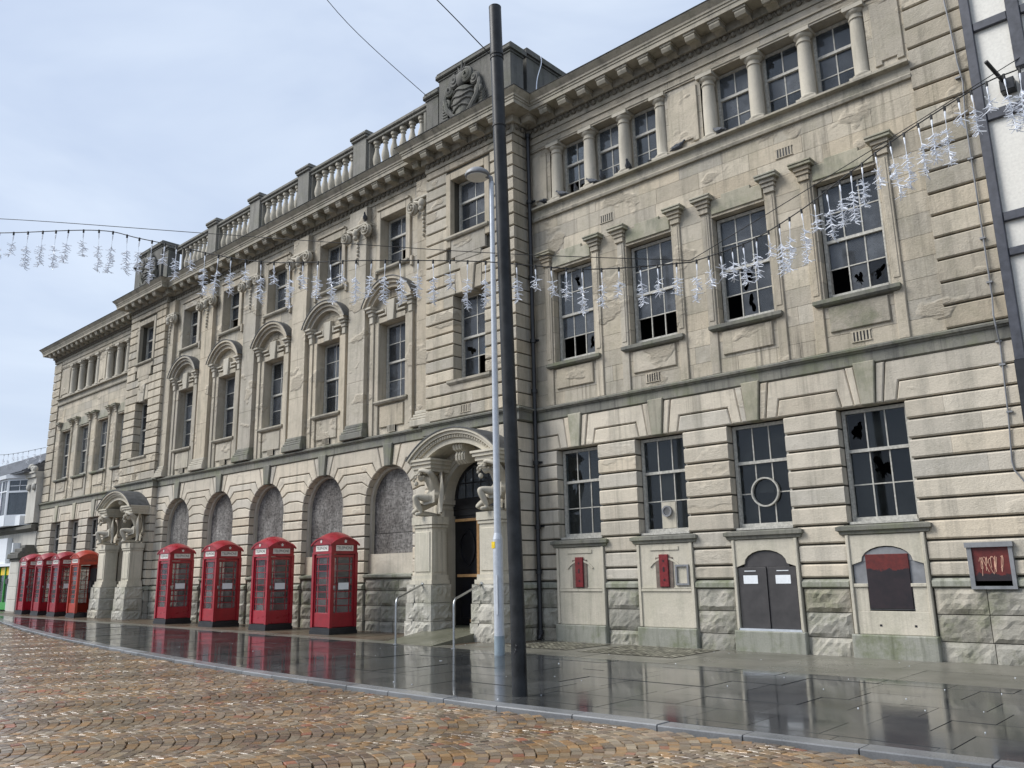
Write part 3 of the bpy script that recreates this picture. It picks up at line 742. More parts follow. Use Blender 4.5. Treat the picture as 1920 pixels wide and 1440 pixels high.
            if i == 3:
                m.prism([(c - .62, .36), (c + .62, .36), (c + .62, .76), (c - .62, .76)], Yw - .06, Yw + .1, .01)
                for s in (-1, 1): m.prism([(c + s * .62, .76), (c + s * .62, 1.19), (c + s * .38, 1.19), (c + s * .38, .76)], Yw - .055, Yw + .1); m.prism([(c + s * .62, 1.17), (c + s * .62, 1.23), (c + s * .36, 1.23), (c + s * .36, 1.17)], Yw - .085, Yw + .1, .008)
            po = part(m, 'apron_panel', 'panel')
            if i == 3:
                g = MB(); g.box(c - .60, c + .60, Yw - .035, Yw + .05, .78, 1.80); g.prism([(c + .42 * math.cos(a * .314), 1.62 + .24 * math.sin(a * .314)) for a in range(11)], Yw - .045, Yw + .04); put('grey_backing_plate', g.mesh('grey_backing_plate', 'grey'), po)
                g = MB(); g.prism(rectp(c - .365, c + .365, .80, 1.735), Yw - .075, Yw - .03, .006); put('rusty_red_plate', g.mesh('rusty_red_plate', 'plate_a'), po)
                g = MB()
                for hx_ in (-.22, .36): g.box(c + hx_ - .02, c + hx_ + .02, Yw - .064, Yw - .058, .50, .535)
                put('bolt_hole', g.mesh('bolt_hole', 'black'), po)
            else:
                g = MB()
                for s in (-1, 1): g.prism(rectp(c + s * .008 if s > 0 else c - .60, c + .60 if s > 0 else c - .008, .40, 1.555), Yw - .05, Yw + .05, .008)
                dd = put('double_steel_door', g.mesh('double_steel_door', 'cabinet'), po)
                g = MB(); g.prism([(c + .47 * math.cos(a * .314), 1.56 + .30 * math.sin(a * .314)) for a in range(11)], Yw - .03, Yw + .04); put('arched_head_plate', g.mesh('arched_head_plate', 'cabinet'), po)
                g = MB(); g.box(c - .035, c + .005, Yw - .075, Yw - .045, .42, 1.54); put('meeting_strip', g.mesh('meeting_strip', 'cabinet'), dd)
                for s in (-.34, .33):
                    g = MB(); g.box(c + s - .15, c + s + .15, Yw - .056, Yw - .051, 1.24, 1.40); put('paper_notice', g.mesh('paper_notice', 'paper'), dd)
                    g = MB(); g.box(c + s - .12, c + s + .12, Yw - .056, Yw - .051, 1.475, 1.49); put('notice_strip', g.mesh('notice_strip', 'paper'), dd)
                g = MB(); g.box(c - .64, c + .64, Yw - .10, Yw + .02, .345, .40); put('steel_threshold', g.mesh('steel_threshold', 'galv'), po)
        else:
            m.prism(rectp(c - .68, c + .68, .36, 2.085), Yw - .07, Yw + .1, .012)
            for s in (-1, 1): m.box(c + s * .68, c + s * .62, Yw - .10, Yw - .06, .38, 2.08)
            m.box(c - .61, c + .61, Yw - .095, Yw - .05, 1.10, 1.15); m.box(c - .61, c + .61, Yw - .085, Yw - .05, 1.16, 1.185)
            v, f = arc_band(c, 1.30, .46, .50, R_(40), R_(140), Yw - .095, Yw - .05, 12); m.add(v, f)
            m.box(c - .35, c + .35, Yw - .09, Yw - .05, 1.95, 2.02)
            po = part(m, 'apron_panel', 'panel')
            if near:
                g = MB(); g.box(c - .22, c + .20, Yw - .09, Yw - .06, 1.17, 1.80); put('bare_board', g.mesh('bare_board', 'rustbrown'), po)
                g = MB(); g.prism(rectp(c - .115, c + .105, 1.19, 1.86), Yw - .125, Yw - .08, .008); put('red_slot_plate', g.mesh('red_slot_plate', 'redslot'), po)
                g = MB()
                for zz, hh in ((1.72, .02), (1.55, .05), (1.33, .02)): g.box(c - .02, c + .015, Yw - .130, Yw - .124, zz - hh, zz + hh)
                put('slot_hole', g.mesh('slot_hole', 'black'), po)
                if i == 1:
                    g = MB()
                    for a_, b_, c_, d_ in ((.26, .58, 1.60, 1.64), (.26, .58, 1.22, 1.26), (.26, .30, 1.26, 1.60), (.54, .58, 1.26, 1.60)): g.box(c + a_, c + b_, Yw - .11, Yw - .06, c_, d_)
                    put('empty_notice_frame', g.mesh('empty_notice_frame', 'grey'), po)
        m = MB(); m.prism(rectp(c - .72, c + .72, -.15, .36), Yw - .16, Yw + .1, .02); part(m, 'apron_plinth', 'base')
        # first floor
        mi = (); br = ()
        if near: mi, br = [(((3, 1), (3, 0)), ((0, 1), (3, 2))), (((3, 0), (3, 1), (3, 2)), ()), (((3, 0),), ((2, 1), (3, 1))), (((3, 0),), ((3, 1), (3, 2)))][i]
        window(c, 6.62, 9.02, 1.20, Yw + .21, 3, 2, 2, None, mi, br, 'glass_up', simple=not near)
        for s in (-1, 1):
            m = MB(); m.prism(rectp(c + s * .66, c + s * .86, STR1 + .02, 9.20), Yw - .025, Yw + .1, .012); m.prism(rectp(c + s * .70, c + s * .82, 6.7, 9.1), Yw - .04, Yw, .01); part(m, 'architrave_strip', 'ashlar')
            m = MB()
            for k, (hw, za, zb, pr) in enumerate(((.115, 9.16, 9.28, .07), (.135, 9.28, 9.36, .10), (.165, 9.36, 9.44, .14), (.23, 9.44, 9.50, .20), (.24, 9.50, 9.54, .22))):
                m.cm = 1 if k > 2 else 0
                m.prism(rectp(c + s * .77 - hw, c + s * .77 + hw, za, zb - .002), Yw - pr, Yw + .05, .006)
            part(m, 'bracket', ['ashlar', 'lintel'])
        m = MB(); m.prism([(c - .60, 9.10), (c + .60, 9.10), (c + .60, 9.42), (c + .34, 9.42), (c + .34, 9.50), (c - .34, 9.50), (c - .34, 9.42), (c - .60, 9.42)], Yw - .02, Yw + .05, .01); part(m, 'lintel_panel', 'lintel')
        s_ = sweep([(c - .70, Yw + .2), (c - .70, Yw), (c + .70, Yw), (c + .70, Yw + .2)], [(0, 6.44), (.08, 6.46), (.12, 6.50), (.12, 6.57), (.03, 6.605), (-.2, 6.62), (-.2, 6.44)]); part(s_, 'window_sill', 'string')
        m = MB(); m.prism(rectp(c - .56, c + .56, 5.92, 6.42), Yw - .03, Yw + .05, .015)
        part(m, 'apron_panel', 'rock' if near and i == 3 else 'ashlar')
    rocks(x0, x1, [(c - .71, c + .71) for c in C], Yw - .06, int(x0))
    # plinth moulding
    segs = [x0] + [v for c in C for v in (c - .70, c + .70)] + [x1]
    for a, b in zip(segs[::2], segs[1::2]):
        if b - a > .1: part(sweep([(a, Yw), (b, Yw)], [(.05, 1.16), (.08, 1.18), (.08, 1.26), (.02, 1.31), (-.1, 1.32), (-.1, 1.16)]), 'plinth_moulding', 'base')

RCOL = [-12.52, -11.45, -10.38, -9.31, -8.05, -6.93, -5.80, -4.70]
LCOL = [-44.88, -43.82, -42.75, -41.66, -40.40, -39.32, -38.28, -37.22]
wing(XPR1, XR, RC, RCOL, True, True)
wing(XL, XPL0, LC, LCOL, False, False)

def vent(cx, z, y, mt='ashlar'):
    m = MB(); m.cm = 1; m.box(cx - .17, cx + .17, y - .004, y + .05, z - .09, z + .09); m.cm = 0  # black plate behind the bars stands in for the dark inside the slots
    for k in range(6): m.box(cx - .17 + k * .062, cx - .17 + k * .062 + .03, y - .016, y, z - .09, z + .09)
    m.box(cx - .19, cx + .19, y - .017, y, z + .09, z + .105); m.box(cx - .19, cx + .19, y - .017, y, z - .105, z - .09)
    part(m, 'air_vent', [mt, 'black'])
for cx_, z in ((-9.91, 5.75), (-5.29, 5.75), (-6.42, 9.95), (-10.98, 9.92)): vent(cx_, z, Yw + .01)

# ---- pavilions
ARCHR = .95
def pavilion(c, x0, x1, near, right):
    P = .34; zs = [5.545 + .3405 * k for k in range(22)]; zs = [z for z in zs if z < 12.8] + [12.93]
    zs = [z for z in zs]; w1 = (c - .60, c + .60, 6.5665, 8.9505); w2 = (c - .66, c + .66, 10.653, 12.355)
    ends = (None, Yw + .1 if right else Yc + .3)
    arch_fill = [(c - .95, c + .95, 8.9505, 9.6315)]
    masonry('rusticated_block', x0, x1, zs, [w1, (c - .52, c + .52, 8.95, 9.63), (c - .86, c + .86, 10.0, 12.6)], Yp - .03, Yp + .3, .022, 'ashlar', (.7, 1.1), (.003, .034), ends)
    # flat arch over the first floor window
    for s in (-1, 1):
        blk('voussoir', [(c + s * .21, 8.96), (c + s * .50, 8.96), (c + s * .52, 9.60), (c + s * .29, 9.60)], Yp - .035, Yp + .3, .02, 'ashlar')
    m = MB(); m.prism([(c - .20, 8.90), (c + .20, 8.90), (c + .28, 9.66), (c - .28, 9.66)], Yp - .075, Yp + .3, .02); part(m, 'keystone', 'ashlar')
    window(c, 6.58, 8.94, 1.18, Yp + .28, 2, 2, 2, None, ((3, 1),) if near else (), ((2, 0),) if near else (), 'glass_up', simple=not near)
    window(c, 10.67, 12.34, 1.28, Yp + .26, 2, 1, 2, .36, (), (), 'glass_up', simple=not near)
    m = MB(); hw = .66
    for s in (-1, 1): m.prism(rectp(c + s * hw, c + s * (hw + .19), 10.35, 12.58), Yp - .06, Yp + .1, .015)
    m.prism(rectp(c - hw, c + hw, 12.36, 12.58), Yp - .06, Yp + .3, .012); part(m, 'window_architrave', 'ashlar')
    m = MB(); m.prism(rectp(c - hw, c + hw, 10.02, 10.55), Yp - .045, Yp + .1, .012); m.prism(rectp(c - .5, c + .5, 9.86, 10.02), Yp - .045, Yp + .1, .012); part(m, 'window_apron', 'ashlar')
    part(sweep([(c - .70, Yp + .26), (c - .70, Yp), (c + .70, Yp), (c + .70, Yp + .26)], [(0, 10.55), (.10, 10.57), (.13, 10.61), (.13, 10.66), (-.1, 10.675), (-.1, 10.55)]), 'window_sill', 'cornice')
    part(sweep([(c - .70, Yp + .28), (c - .70, Yp), (c + .70, Yp), (c + .70, Yp + .28)], [(0, 6.42), (.06, 6.45), (.10, 6.50), (.10, 6.56), (-.1, 6.575), (-.1, 6.42)]), 'window_sill', 'cornice')
    vent(c - .15, 5.75, Yp - .03)
    # ground floor
    SP = 3.43
    zsg = GZ + [4.765, STR0]; zsg = [1.33, 1.60, 1.945, 2.29, 2.645, 3.0, 3.43, 3.74, 4.065, 4.42, 4.765, STR0]
    masonry('rusticated_block', x0, x1, zsg, [(c - ARCHR - .25, c + ARCHR + .25, -.2, 4.765)], Yp - .05, Yp + .3, .022, 'rust', (.5, 1.0), (.003, .036), ends)
    m = MB()                                              # moulded archway surround with jambs
    for s in (-1, 1):
        m.prism(rectp(c + s * ARCHR, c + s * (ARCHR + .25), -.1, 3.30), Yp - .03, Yp + .45, .015)
        m.prism(rectp(c + s * (ARCHR - .03), c + s * (ARCHR + .28), 3.18, 3.26), Yp - .06, Yp + .45, .012); m.prism(rectp(c + s * (ARCHR - .04), c + s * (ARCHR + .30), 3.31, 3.43), Yp - .08, Yp + .45, .015)
    for ri, ro, yo in ((ARCHR, ARCHR + .10, -.0), (ARCHR + .10, ARCHR + .2, -.04), (ARCHR + .2, ARCHR + .30, -.085)):
        v, f = arc_band(c, SP, ri, ro, 0, math.pi, Yp + yo, Yp + .45, 24); m.add(v, f)
    part(m, 'archway', 'carve')
    m = MB()                                              # spandrels round the arch
    n = 12; rr = ARCHR + .29
    for s in (-1, 1):
        ar = [(c + s * rr * math.cos(math.pi / 2 * k / n), SP + rr * math.sin(math.pi / 2 * k / n)) for k in range(n + 1)]
        m.prism(ar + [(c, 4.765), (c + s * (ARCHR + .25), 4.765), (c + s * (ARCHR + .25), SP)], Yp - .04, Yp + .3)
    part(m, 'spandrel', 'rust')
    core(CORE, x0 + .04, x1 - .04, -.15, 13.2, Yp + .04, Yw + .42, grow([w1, w2, (c - ARCHR - .2, c + ARCHR + .2, -.3, 4.75)]))
    rocks(x0, x1, [(c - ARCHR - .25, c + ARCHR + .25)], Yp - .07, int(c))
    if right:                                             # rock faced return beside the down pipe
        for za, zb in ((.72, 1.15), (.28, .72), (-.12, .28)):
            v, f = rock_vf(rectp(Yp - .06, Yw - .08, za + .007, zb - .007), 0, .3, random.Random(int(za * 100)))
            m = MB(); m.add([(x1 + .05 - y_, x_, z_) for x_, y_, z_ in v], f); part(m, 'rock_faced_block', 'rock')
    for a, b in ((x0, c - ARCHR - .25), (c + ARCHR + .25, x1)):
        pth = [(a, Yp), (b, Yp)] + ([(b, Yw)] if b == x1 and right else [])
        part(sweep(pth, [(.05, 1.16), (.09, 1.18), (.09, 1.26), (.02, 1.31), (-.1, 1.32), (-.1, 1.16)]), 'plinth_moulding', 'base')
    # door
    d = MB(); y = Yp + .36
    d.box(c - ARCHR - .02, c + ARCHR + .02, y, y + .08, -.1, 3.02); d.box(c - ARCHR - .02, c + ARCHR + .02, y - .06, y + .08, 3.02, 3.18); d.box(c - ARCHR - .02, c + ARCHR + .02, y - .10, y + .08, 3.18, 3.26); d.box(c - ARCHR - .02, c + ARCHR + .02, y - .03, y + .08, 3.26, 3.46)
    for s in (-1, 1):
        d.box(c + s * .06, c + s * .88, y - .025, y, .30, 2.98)
        v, f = arc_band(c + s * .47, 2.2, .24, .30, 0, 2 * math.pi, y - .06, y - .02, 24)
        v = [(a_, b_, 2.2 + (z_ - 2.2) * 1.55) for a_, b_, z_ in v]; d.add(v, f)
        for q in (.4, 1.15): d.box(c + s * .2, c + s * .75, y - .045, y - .02, q, q + .06)
        d.box(c + s * .2, c + s * .26, y - .045, y - .02, .46, 1.15); d.box(c + s * .69, c + s * .75, y - .045, y - .02, .46, 1.15)
    do = part(d, 'entrance_door', 'doorblk')
    if near:
        for bx in ((c - .86, c + .86, 2.86, 2.93), (c - .78, c + .3, 1.46, 1.53), (c - .33, c + .05, .36, .43)):
            m = MB(); m.box(bx[0], bx[1], y - .10, y - .055, bx[2], bx[3]); put('timber_batten', m.mesh('timber_batten', 'pine'), do)
        m = MB(); m.box(c - .02, c + .06, y - .145, y - .101, .75, 2.95); put('timber_batten', m.mesh('timber_batten', 'pine'), do)
    f_ = MB(); v, f = arc_band(c, SP + .03, ARCHR - .09, ARCHR + .0, 0, math.pi, y - .02, y + .05, 24); f_.add(v, f)
    for k in (-.55, -.28, .0, .28, .55):
        f_.box(c + k - .015, c + k + .015, y - .005, y + .03, SP + .03, SP + .03 + math.sqrt(.86 ** 2 - k * k))
    for zz, hw in ((.42, .75),): f_.box(c - hw, c + hw, y - .0, y + .025, SP + zz - .015, SP + zz + .015)
    fo = part(f_, 'fanlight', 'black')
    g = MB(); g.prism([(c + .87 * math.cos(math.pi * k / 16), SP + .03 + .87 * math.sin(math.pi * k / 16)) for k in range(17)], y + .012, y + .018); put('fanlight_glass', g.mesh('fanlight_glass', 'glass_up'), fo)

pavilion(PAVC[0], XPL0, XPL1, False, False)
pavilion(PAVC[1], XPR0, XPR1, True, True)

# ---- centre range: arcade, pilasters, two storeys of windows
AR = 1.06; ASP = 3.56
angs = [0, 14, 28, 42, 57, 72]
def radial(c, s, a, z=None, ro=1.40):
    a = R_(a)
    if z is not None: ro = (z - ASP) / math.sin(a)
    return (c + s * ro * math.cos(a), ASP + ro * math.sin(a))
edges = [XPL1] + [(a + b) / 2 for a, b in zip(BAYS, BAYS[1:])] + [XPR0]
gap = .013
for i in range(6):                                        # piers between arches
    a = BAYS[i - 1] if i else None; b = BAYS[i] if i < 5 else None
    px0 = XPL1 if a is None else a + AR; px1 = XPR0 if b is None else b - AR
    masonry('rusticated_block', px0, px1, [1.33, 1.60, 1.945, 2.29, 2.645, 3.0, 3.28, ASP], [], Yg, Yg + .34, .022, 'rust', (1.1, 1.3), (.003, .036))
    for k in range(5):
        a0, a1 = angs[k], angs[k + 1]; poly_l = []; poly_r = []
        def side(c, s):
            d0 = .55 if k else 0
            lo = [radial(c, s, a0 + d0, ro=1.40)] if k else []
            arcp = [(c + s * AR * math.cos(R_(t)), ASP + AR * math.sin(R_(t))) for t in (a0 + (.7 if k else .8), (a0 + a1) / 2, a1 - .7)]
            hi = [radial(c, s, a1 - .5, z=STR0) if k == 4 else radial(c, s, a1 - .55, ro=1.40)]
            return lo, arcp, hi
        zlo = ASP + 1.40 * math.sin(R_(a0)) + gap if k else ASP + gap; zhi = (STR0 if k == 4 else ASP + 1.40 * math.sin(R_(a1)) - gap)
        pts = []
        if a is not None:
            lo, ap, hi = side(a, 1); pts += [(p[0], zlo) for p in lo] + ap + [(p[0], zhi) for p in hi]
        else: pts += [(px0, zlo), (px0, zhi)]
        if b is not None:
            lo, ap, hi = side(b, -1); pts += [(p[0], zhi) for p in hi] + ap[::-1] + [(p[0], zlo) for p in lo]
        else: pts += [(px1, zhi), (px1, zlo)]
        blk('voussoir', pts, Yg, Yg + .34, .02, 'rust')
    m = MB(); CORE.box(px0 + .03, px1 - .03, Yg + .05, Yg + .32, -.15, ASP - .003)
for c in BAYS:
    for s in (-1, 1):
        ka = 83
        blk('voussoir', [(c + s * AR * math.cos(R_(72.8)), ASP + AR * math.sin(R_(72.8))), radial(c, s, 72.6, z=STR0), radial(c, s, 82.4, z=STR0), (c + s * AR * math.cos(R_(82.2)), ASP + AR * math.sin(R_(82.2)))], Yg, Yg + .34, .018, 'rust')
        n = 12; ar = [(c + s * (AR + .03) * math.cos(math.pi / 2 * k / n), ASP + (AR + .03) * math.sin(math.pi / 2 * k / n)) for k in range(n + 1)]
        CORE.prism(ar + [(c, STR0), (c + s * 1.6, STR0), (c + s * 1.6, ASP)], Yg + .05, Yg + .32)
    m = MB(); m.prism([(c - .135, ASP + AR - .035), (c + .135, ASP + AR - .035), (c + .21, STR0 + .06), (c - .21, STR0 + .06)], Yg - .07, Yg + .34, .015); part(m, 'keystone', 'string')
    # moulded inner ring, boarding, sill panel, rough stone base
    m = MB(); v, f = arc_band(c, ASP, AR - .09, AR + .02, 0, math.pi, Yg + .20, Yg + .38, 24); m.add(v, f)
    for s in (-1, 1): m.box(c + s * (AR - .09), c + s * (AR + .02), Yg + .20, Yg + .38, 1.5, ASP)
    part(m, 'arch_architrave', 'carve')
    n = 20
    m = MB(); m.prism([(c + (AR - .09) * math.cos(math.pi * k / n), ASP + (AR - .09) * math.sin(math.pi * k / n)) for k in range(n + 1)] + [(c - AR + .09, 2.72), (c + AR - .09, 2.72)], Yg + .30, Yg + .33); part(m, 'chipboard_sheet', 'osb')
    m = MB(); m.box(c - AR + .09, c + AR - .09, Yg + .292, Yg + .322, 2.15, 2.705); part(m, 'chipboard_sheet', 'osb')
    m = MB(); m.box(c - AR + .0, c + AR - .0, Yg + .16, Yg + .36, 1.55, 2.14); part(m, 'sill_panel', 'rust')
    part(sweep([(c - AR + .0, Yg + .2), (c + AR - .0, Yg + .2)], [(0, 1.45), (.2, 1.46), (.24, 1.50), (.24, 1.56), (.0, 1.60), (-.05, 1.6), (-.05, 1.45)]), 'ledge', 'base')
    r_ = random.Random(int(c * 10))
    for za, zb in ((1.12, 1.445), (.72, 1.12), (.30, .72), (-.12, .30)):
        n = 3; cc = [c - AR + .02 + (2 * AR - .04) * k / n + (r_.uniform(-.15, .15) if 0 < k < n else 0) for k in range(n + 1)]
        for k in range(n): blk('rock_faced_block', rectp(cc[k] + .006, cc[k + 1] - .006, za + .007, zb - .007), Yg + .02, Yg + .3, -1, 'rock')
rocks(XPL1, XPR0, [(c - AR, c + AR) for c in BAYS], Yg - .05, 5)
for i in range(6):
    a = XPL1 if i == 0 else BAYS[i - 1] + AR; b = XPR0 if i == 5 else BAYS[i] - AR
    part(sweep([(a, Yg), (b, Yg)], [(.03, 1.16), (.07, 1.18), (.07, 1.26), (.01, 1.31), (-.1, 1.32), (-.1, 1.16)]), 'plinth_moulding', 'base')

h1 = [(c - .61, c + .61, 6.56, 8.95) for c in BAYS]; h2 = [(c - .60, c + .60, 10.70, 12.36) for c in BAYS]
core(CORE, XPL1 + .03, XPR0 - .03, STR0, 13.2, Yc + .03, Yw + .42, grow(h1 + h2, .05))
CORE.box(XPL1, XPR0, Yg + .05, Yc + .2, STR0, STR1)
zs = [STR1 + .03, 5.9, 6.23, 6.56, 6.96, 7.36, 7.76, 8.16, 8.55, 8.95, 9.35, 9.75, 10.2, 10.70, 11.12, 11.54, 11.95, 12.36, 12.93]
masonry('ashlar_block', XPL1, XPR0, zs, [(a - .03, b + .03, c_, d) for a, b, c_, d in h1 + h2], Yc, Yc + .3, 0, 'ashlar', (.7, 1.1), (.006, .007), jit=.002)
PIL = [(a + b) / 2 for a, b in zip(BAYS, BAYS[1:])]
PILX = [(p, .41) for p in PIL] + [(XPL1 + .22, .30), (XPR0 - .25, .30)]
def spiral(cx, cz, y, r0, s, turns=1.9):
    pts = []; n = 30
    for k in range(n + 1):
        t = k / n; a = math.pi / 2 + s * turns * 2 * math.pi * t; r = r0 * (1 - .86 * t); pts.append((cx + r * math.cos(a), y - .05 * t, cz + r * math.sin(a)))
    return pts
for pi_, (p, hw) in enumerate(PILX):
    m = MB(); yf = Yc - .15
    for za, zb in ((5.99, 7.3), (7.305, 8.6), (8.605, 9.9), (9.905, 11.0), (11.005, 11.86)): m.prism(rectp(p - hw, p + hw, za, zb), yf, Yc + .1, .005)
    po = part(m, 'pilaster', 'ashlar')
    b = MB()
    for za, zb, e in ((STR1 + .01, 5.72, .14), (5.722, 5.80, .11), (5.802, 5.88, .07), (5.882, 5.985, .035)): b.prism(rectp(p - hw - e, p + hw + e, za, zb), yf - e, Yc + .1, .02)
    put('pilaster_base', b.mesh('pilaster_base', 'string' if pi_ in (1, 2, 3) else 'carve'), po)
    k = MB()
    for s in (-1, 1):
        if pi_ == 4 and s < 0 or pi_ == 5 and s > 0: continue
        k.ball((p + s * (hw + .10), yf - .05, 12.08), .20, .11, .21, 14, 8)
        k.tube(spiral(p + s * (hw + .10), 12.08, yf - .145, .20, -s), .028, 6)
        k.tube([(p + s * (hw + .05), yf - .08, 12.27), (p + s * .2, yf - .12, 12.20), (p, yf - .13, 12.12)], .05, 6)
    k.prism(rectp(p - hw - .12, p + hw + .12, 12.30, 12.38), yf - .10, Yc + .1, .02)
    k.prism(rectp(p - hw + .02, p + hw - .02, 11.86, 12.30), yf - .0, Yc + .1, .02)
    k.ball((p, yf - .10, 12.12), .12, .12, .15, 10, 7); k.ball((p, yf - .12, 11.95), .08, .09, .09, 8, 6)
    for t in range(6): k.ball((p + rnd.uniform(-.015, .015), yf - .03, 11.80 - t * .13), .055 - t * .006, .045, .055, 8, 5)
    put('ionic_capital', k.mesh('ionic_capital', 'carve', True), po)
    e = MB(); e.prism(rectp(p - hw - .03, p + hw + .03, 12.385, 12.93), yf - .03, Yc + .1, .012); put('entablature_block', e.mesh('entablature_block', 'ashlar'), po)
for bi, c in enumerate(BAYS):
    window(c, 6.57, 8.94, 1.19, Yc + .25, 2, 2, 2, None, ((3, 1),) if bi in (0,) else (), (), 'glass_up')
    window(c, 10.71, 12.35, 1.17, Yc + .25, 2, 1, 2, .36, ((2, 1),) if bi in (3, 4) else ((2, 0),) if bi == 1 else (), ((0, 1),) if bi == 3 else (), 'glass_up')
    m = MB()                                              # eared architrave of the upper window
    for s in (-1, 1): m.prism(rectp(c + s * .60, c + s * .80, 10.58, 12.62), Yc - .07, Yc + .34, .015); m.prism(rectp(c + s * .801, c + s * .90, 10.45, 10.75), Yc - .07, Yc + .1, .015)
    m.prism(rectp(c - .598, c + .598, 12.365, 12.618), Yc - .068, Yc + .34, .012); m.prism(rectp(c - .74, c + .74, 12.625, 12.70), Yc - .11, Yc + .1, .012); part(m, 'window_architrave', 'ashlar')
    part(sweep([(c - .64, Yc + .25), (c - .64, Yc), (c + .64, Yc), (c + .64, Yc + .25)], [(0, 10.58), (.09, 10.60), (.12, 10.64), (.12, 10.69), (-.1, 10.705), (-.1, 10.58)]), 'window_sill', 'cornice')
    m = MB()                                              # lower window: surround, side strips
    for s in (-1, 1):
        m.prism(rectp(c + s * .61, c + s * .80, STR1 + .02, 9.0), Yc - .06, Yc + .34, .015)
        m.prism(rectp(c + s * .805, c + s * .98, STR1 + .02, 9.3), Yc - .10, Yc + .1, .012)
    m.prism(rectp(c - .608, c + .608, 8.955, 9.12), Yc - .058, Yc + .34, .012); part(m, 'window_surround', 'ashlar')
    part(sweep([(c - .62, Yc + .25), (c - .62, Yc), (c + .62, Yc), (c + .62, Yc + .25)], [(0, 6.42), (.10, 6.45), (.14, 6.50), (.14, 6.55), (-.1, 6.57), (-.1, 6.42)]), 'window_sill', 'cornice')
    m = MB(); m.prism(rectp(c - .54, c + .54, 5.75, 6.38), Yc - .05, Yc + .05, .02); part(m, 'apron_panel', 'ashlar')
    # open segmental hood on brackets
    hw, rise = 1.16, .72; RR = (hw * hw + rise * rise) / (2 * rise); zc = 9.52 + rise - RR; a0 = math.asin((9.52 - zc) / RR)
    hd = MB()
    for ri, ro, yo in ((-.30, -.18, .16), (-.18, -.08, .24), (-.08, 0, .31)):
        v, f = arc_band(c, zc, RR + ri, RR + ro - .002, a0, math.pi - a0, Yc - yo, Yc + .1, 20); hd.add(v, f)
    hd.cm = 1; v, f = arc_band(c, zc, RR, RR + .022, a0 - .01, math.pi - a0 + .01, Yc - .33, Yc + .1, 20); hd.add(v, f); hd.cm = 0
    ho = part(hd, 'arched_hood', ['ashlar', 'lead'], smooth=False)
    for s in (-1, 1):
        m = MB()
        for w0, w1_, za, zb, pr in ((.76, 1.10, 9.43, 9.50, .27), (.78, 1.06, 9.34, 9.428, .21), (.80, 1.02, 9.22, 9.338, .16), (.82, .99, 9.0, 9.218, .13)): m.prism(rectp(c + s * w0, c + s * w1_, za, zb), Yc - pr, Yc + .1, .012)
        put('hood_bracket', m.mesh('hood_bracket', 'carve'), ho)
    m = MB(); m.prism([(c - .15, 8.93), (c + .15, 8.93), (c + .20, 9.58), (c - .20, 9.58)], Yc - .13, Yc + .05, .015)
    for s in (-1, 1): m.prism(rectp(c + s * .30, c + s * .62, 9.17, 9.23), Yc - .09, Yc + .05, .01); m.prism(rectp(c + s * .34, c + s * .74, 9.30, 9.36), Yc - .11, Yc + .05, .01); m.prism(rectp(c + s * .24, c + s * .30, 9.17, 9.40), Yc - .09, Yc + .05, .01)
    put('hood_keystone', m.mesh('hood_keystone', 'carve'), ho)
    if bi in (2, 4): vent(c, 9.78, Yc - .01)
    vent(c + .02, 5.68 if bi != 2 else 5.68, Yc - .05)

# ---- string course, entablature, cornice
FRONT = [(XL, 24), (XL, Yw), (XPL0, Yw), (XPL0, Yp), (XPL1, Yp), (XPL1, Yc), (XPR0, Yc), (XPR0, Yp), (XPR1, Yp), (XPR1, Yw), (XR, Yw)]
FRONTS = [(XL, 24), (XL, Yw), (XPL0, Yw), (XPL0, Yp), (XPL1, Yp), (XPL1, Yg + .04), (XPR0, Yg + .04), (XPR0, Yp), (XPR1, Yp), (XPR1, Yw), (XR, Yw)]
def alongsplit(name, mt, prof, path):
    # one mitred run per straight stretch, so each length of moulding is a piece of its own
    part(sweep(path, prof), name, mt)
part(sweep(FRONTS, [(-.2, STR0), (.03, STR0 + .005), (.075, STR0 + .03), (.075, 5.40), (.10, 5.405), (.115, 5.435), (.15, 5.445), (.16, 5.485), (.06, 5.53), (-.2, 5.55)]), 'string_course', 'string')
part(sweep(FRONT, [(-.2, 12.93), (.03, 12.94), (.05, 13.02), (.035, 13.03), (.035, 13.18), (.13, 13.19), (.13, 13.385), (.53, 13.39), (.53, 13.50), (.55, 13.505), (.55, 13.56), (.575, 13.57), (.58, 13.62), (.65, 13.70), (.68, 13.735), (.68, 13.765), (-.2, 13.80)]), 'cornice', 'cornice')
part(sweep(FRONT, [(.655, 13.768), (.70, 13.755), (.705, 13.768), (.66, 13.785), (-.15, 13.815), (-.15, 13.803)]), 'lead_flashing', 'lead')
eg = MB(); MOD = MB()
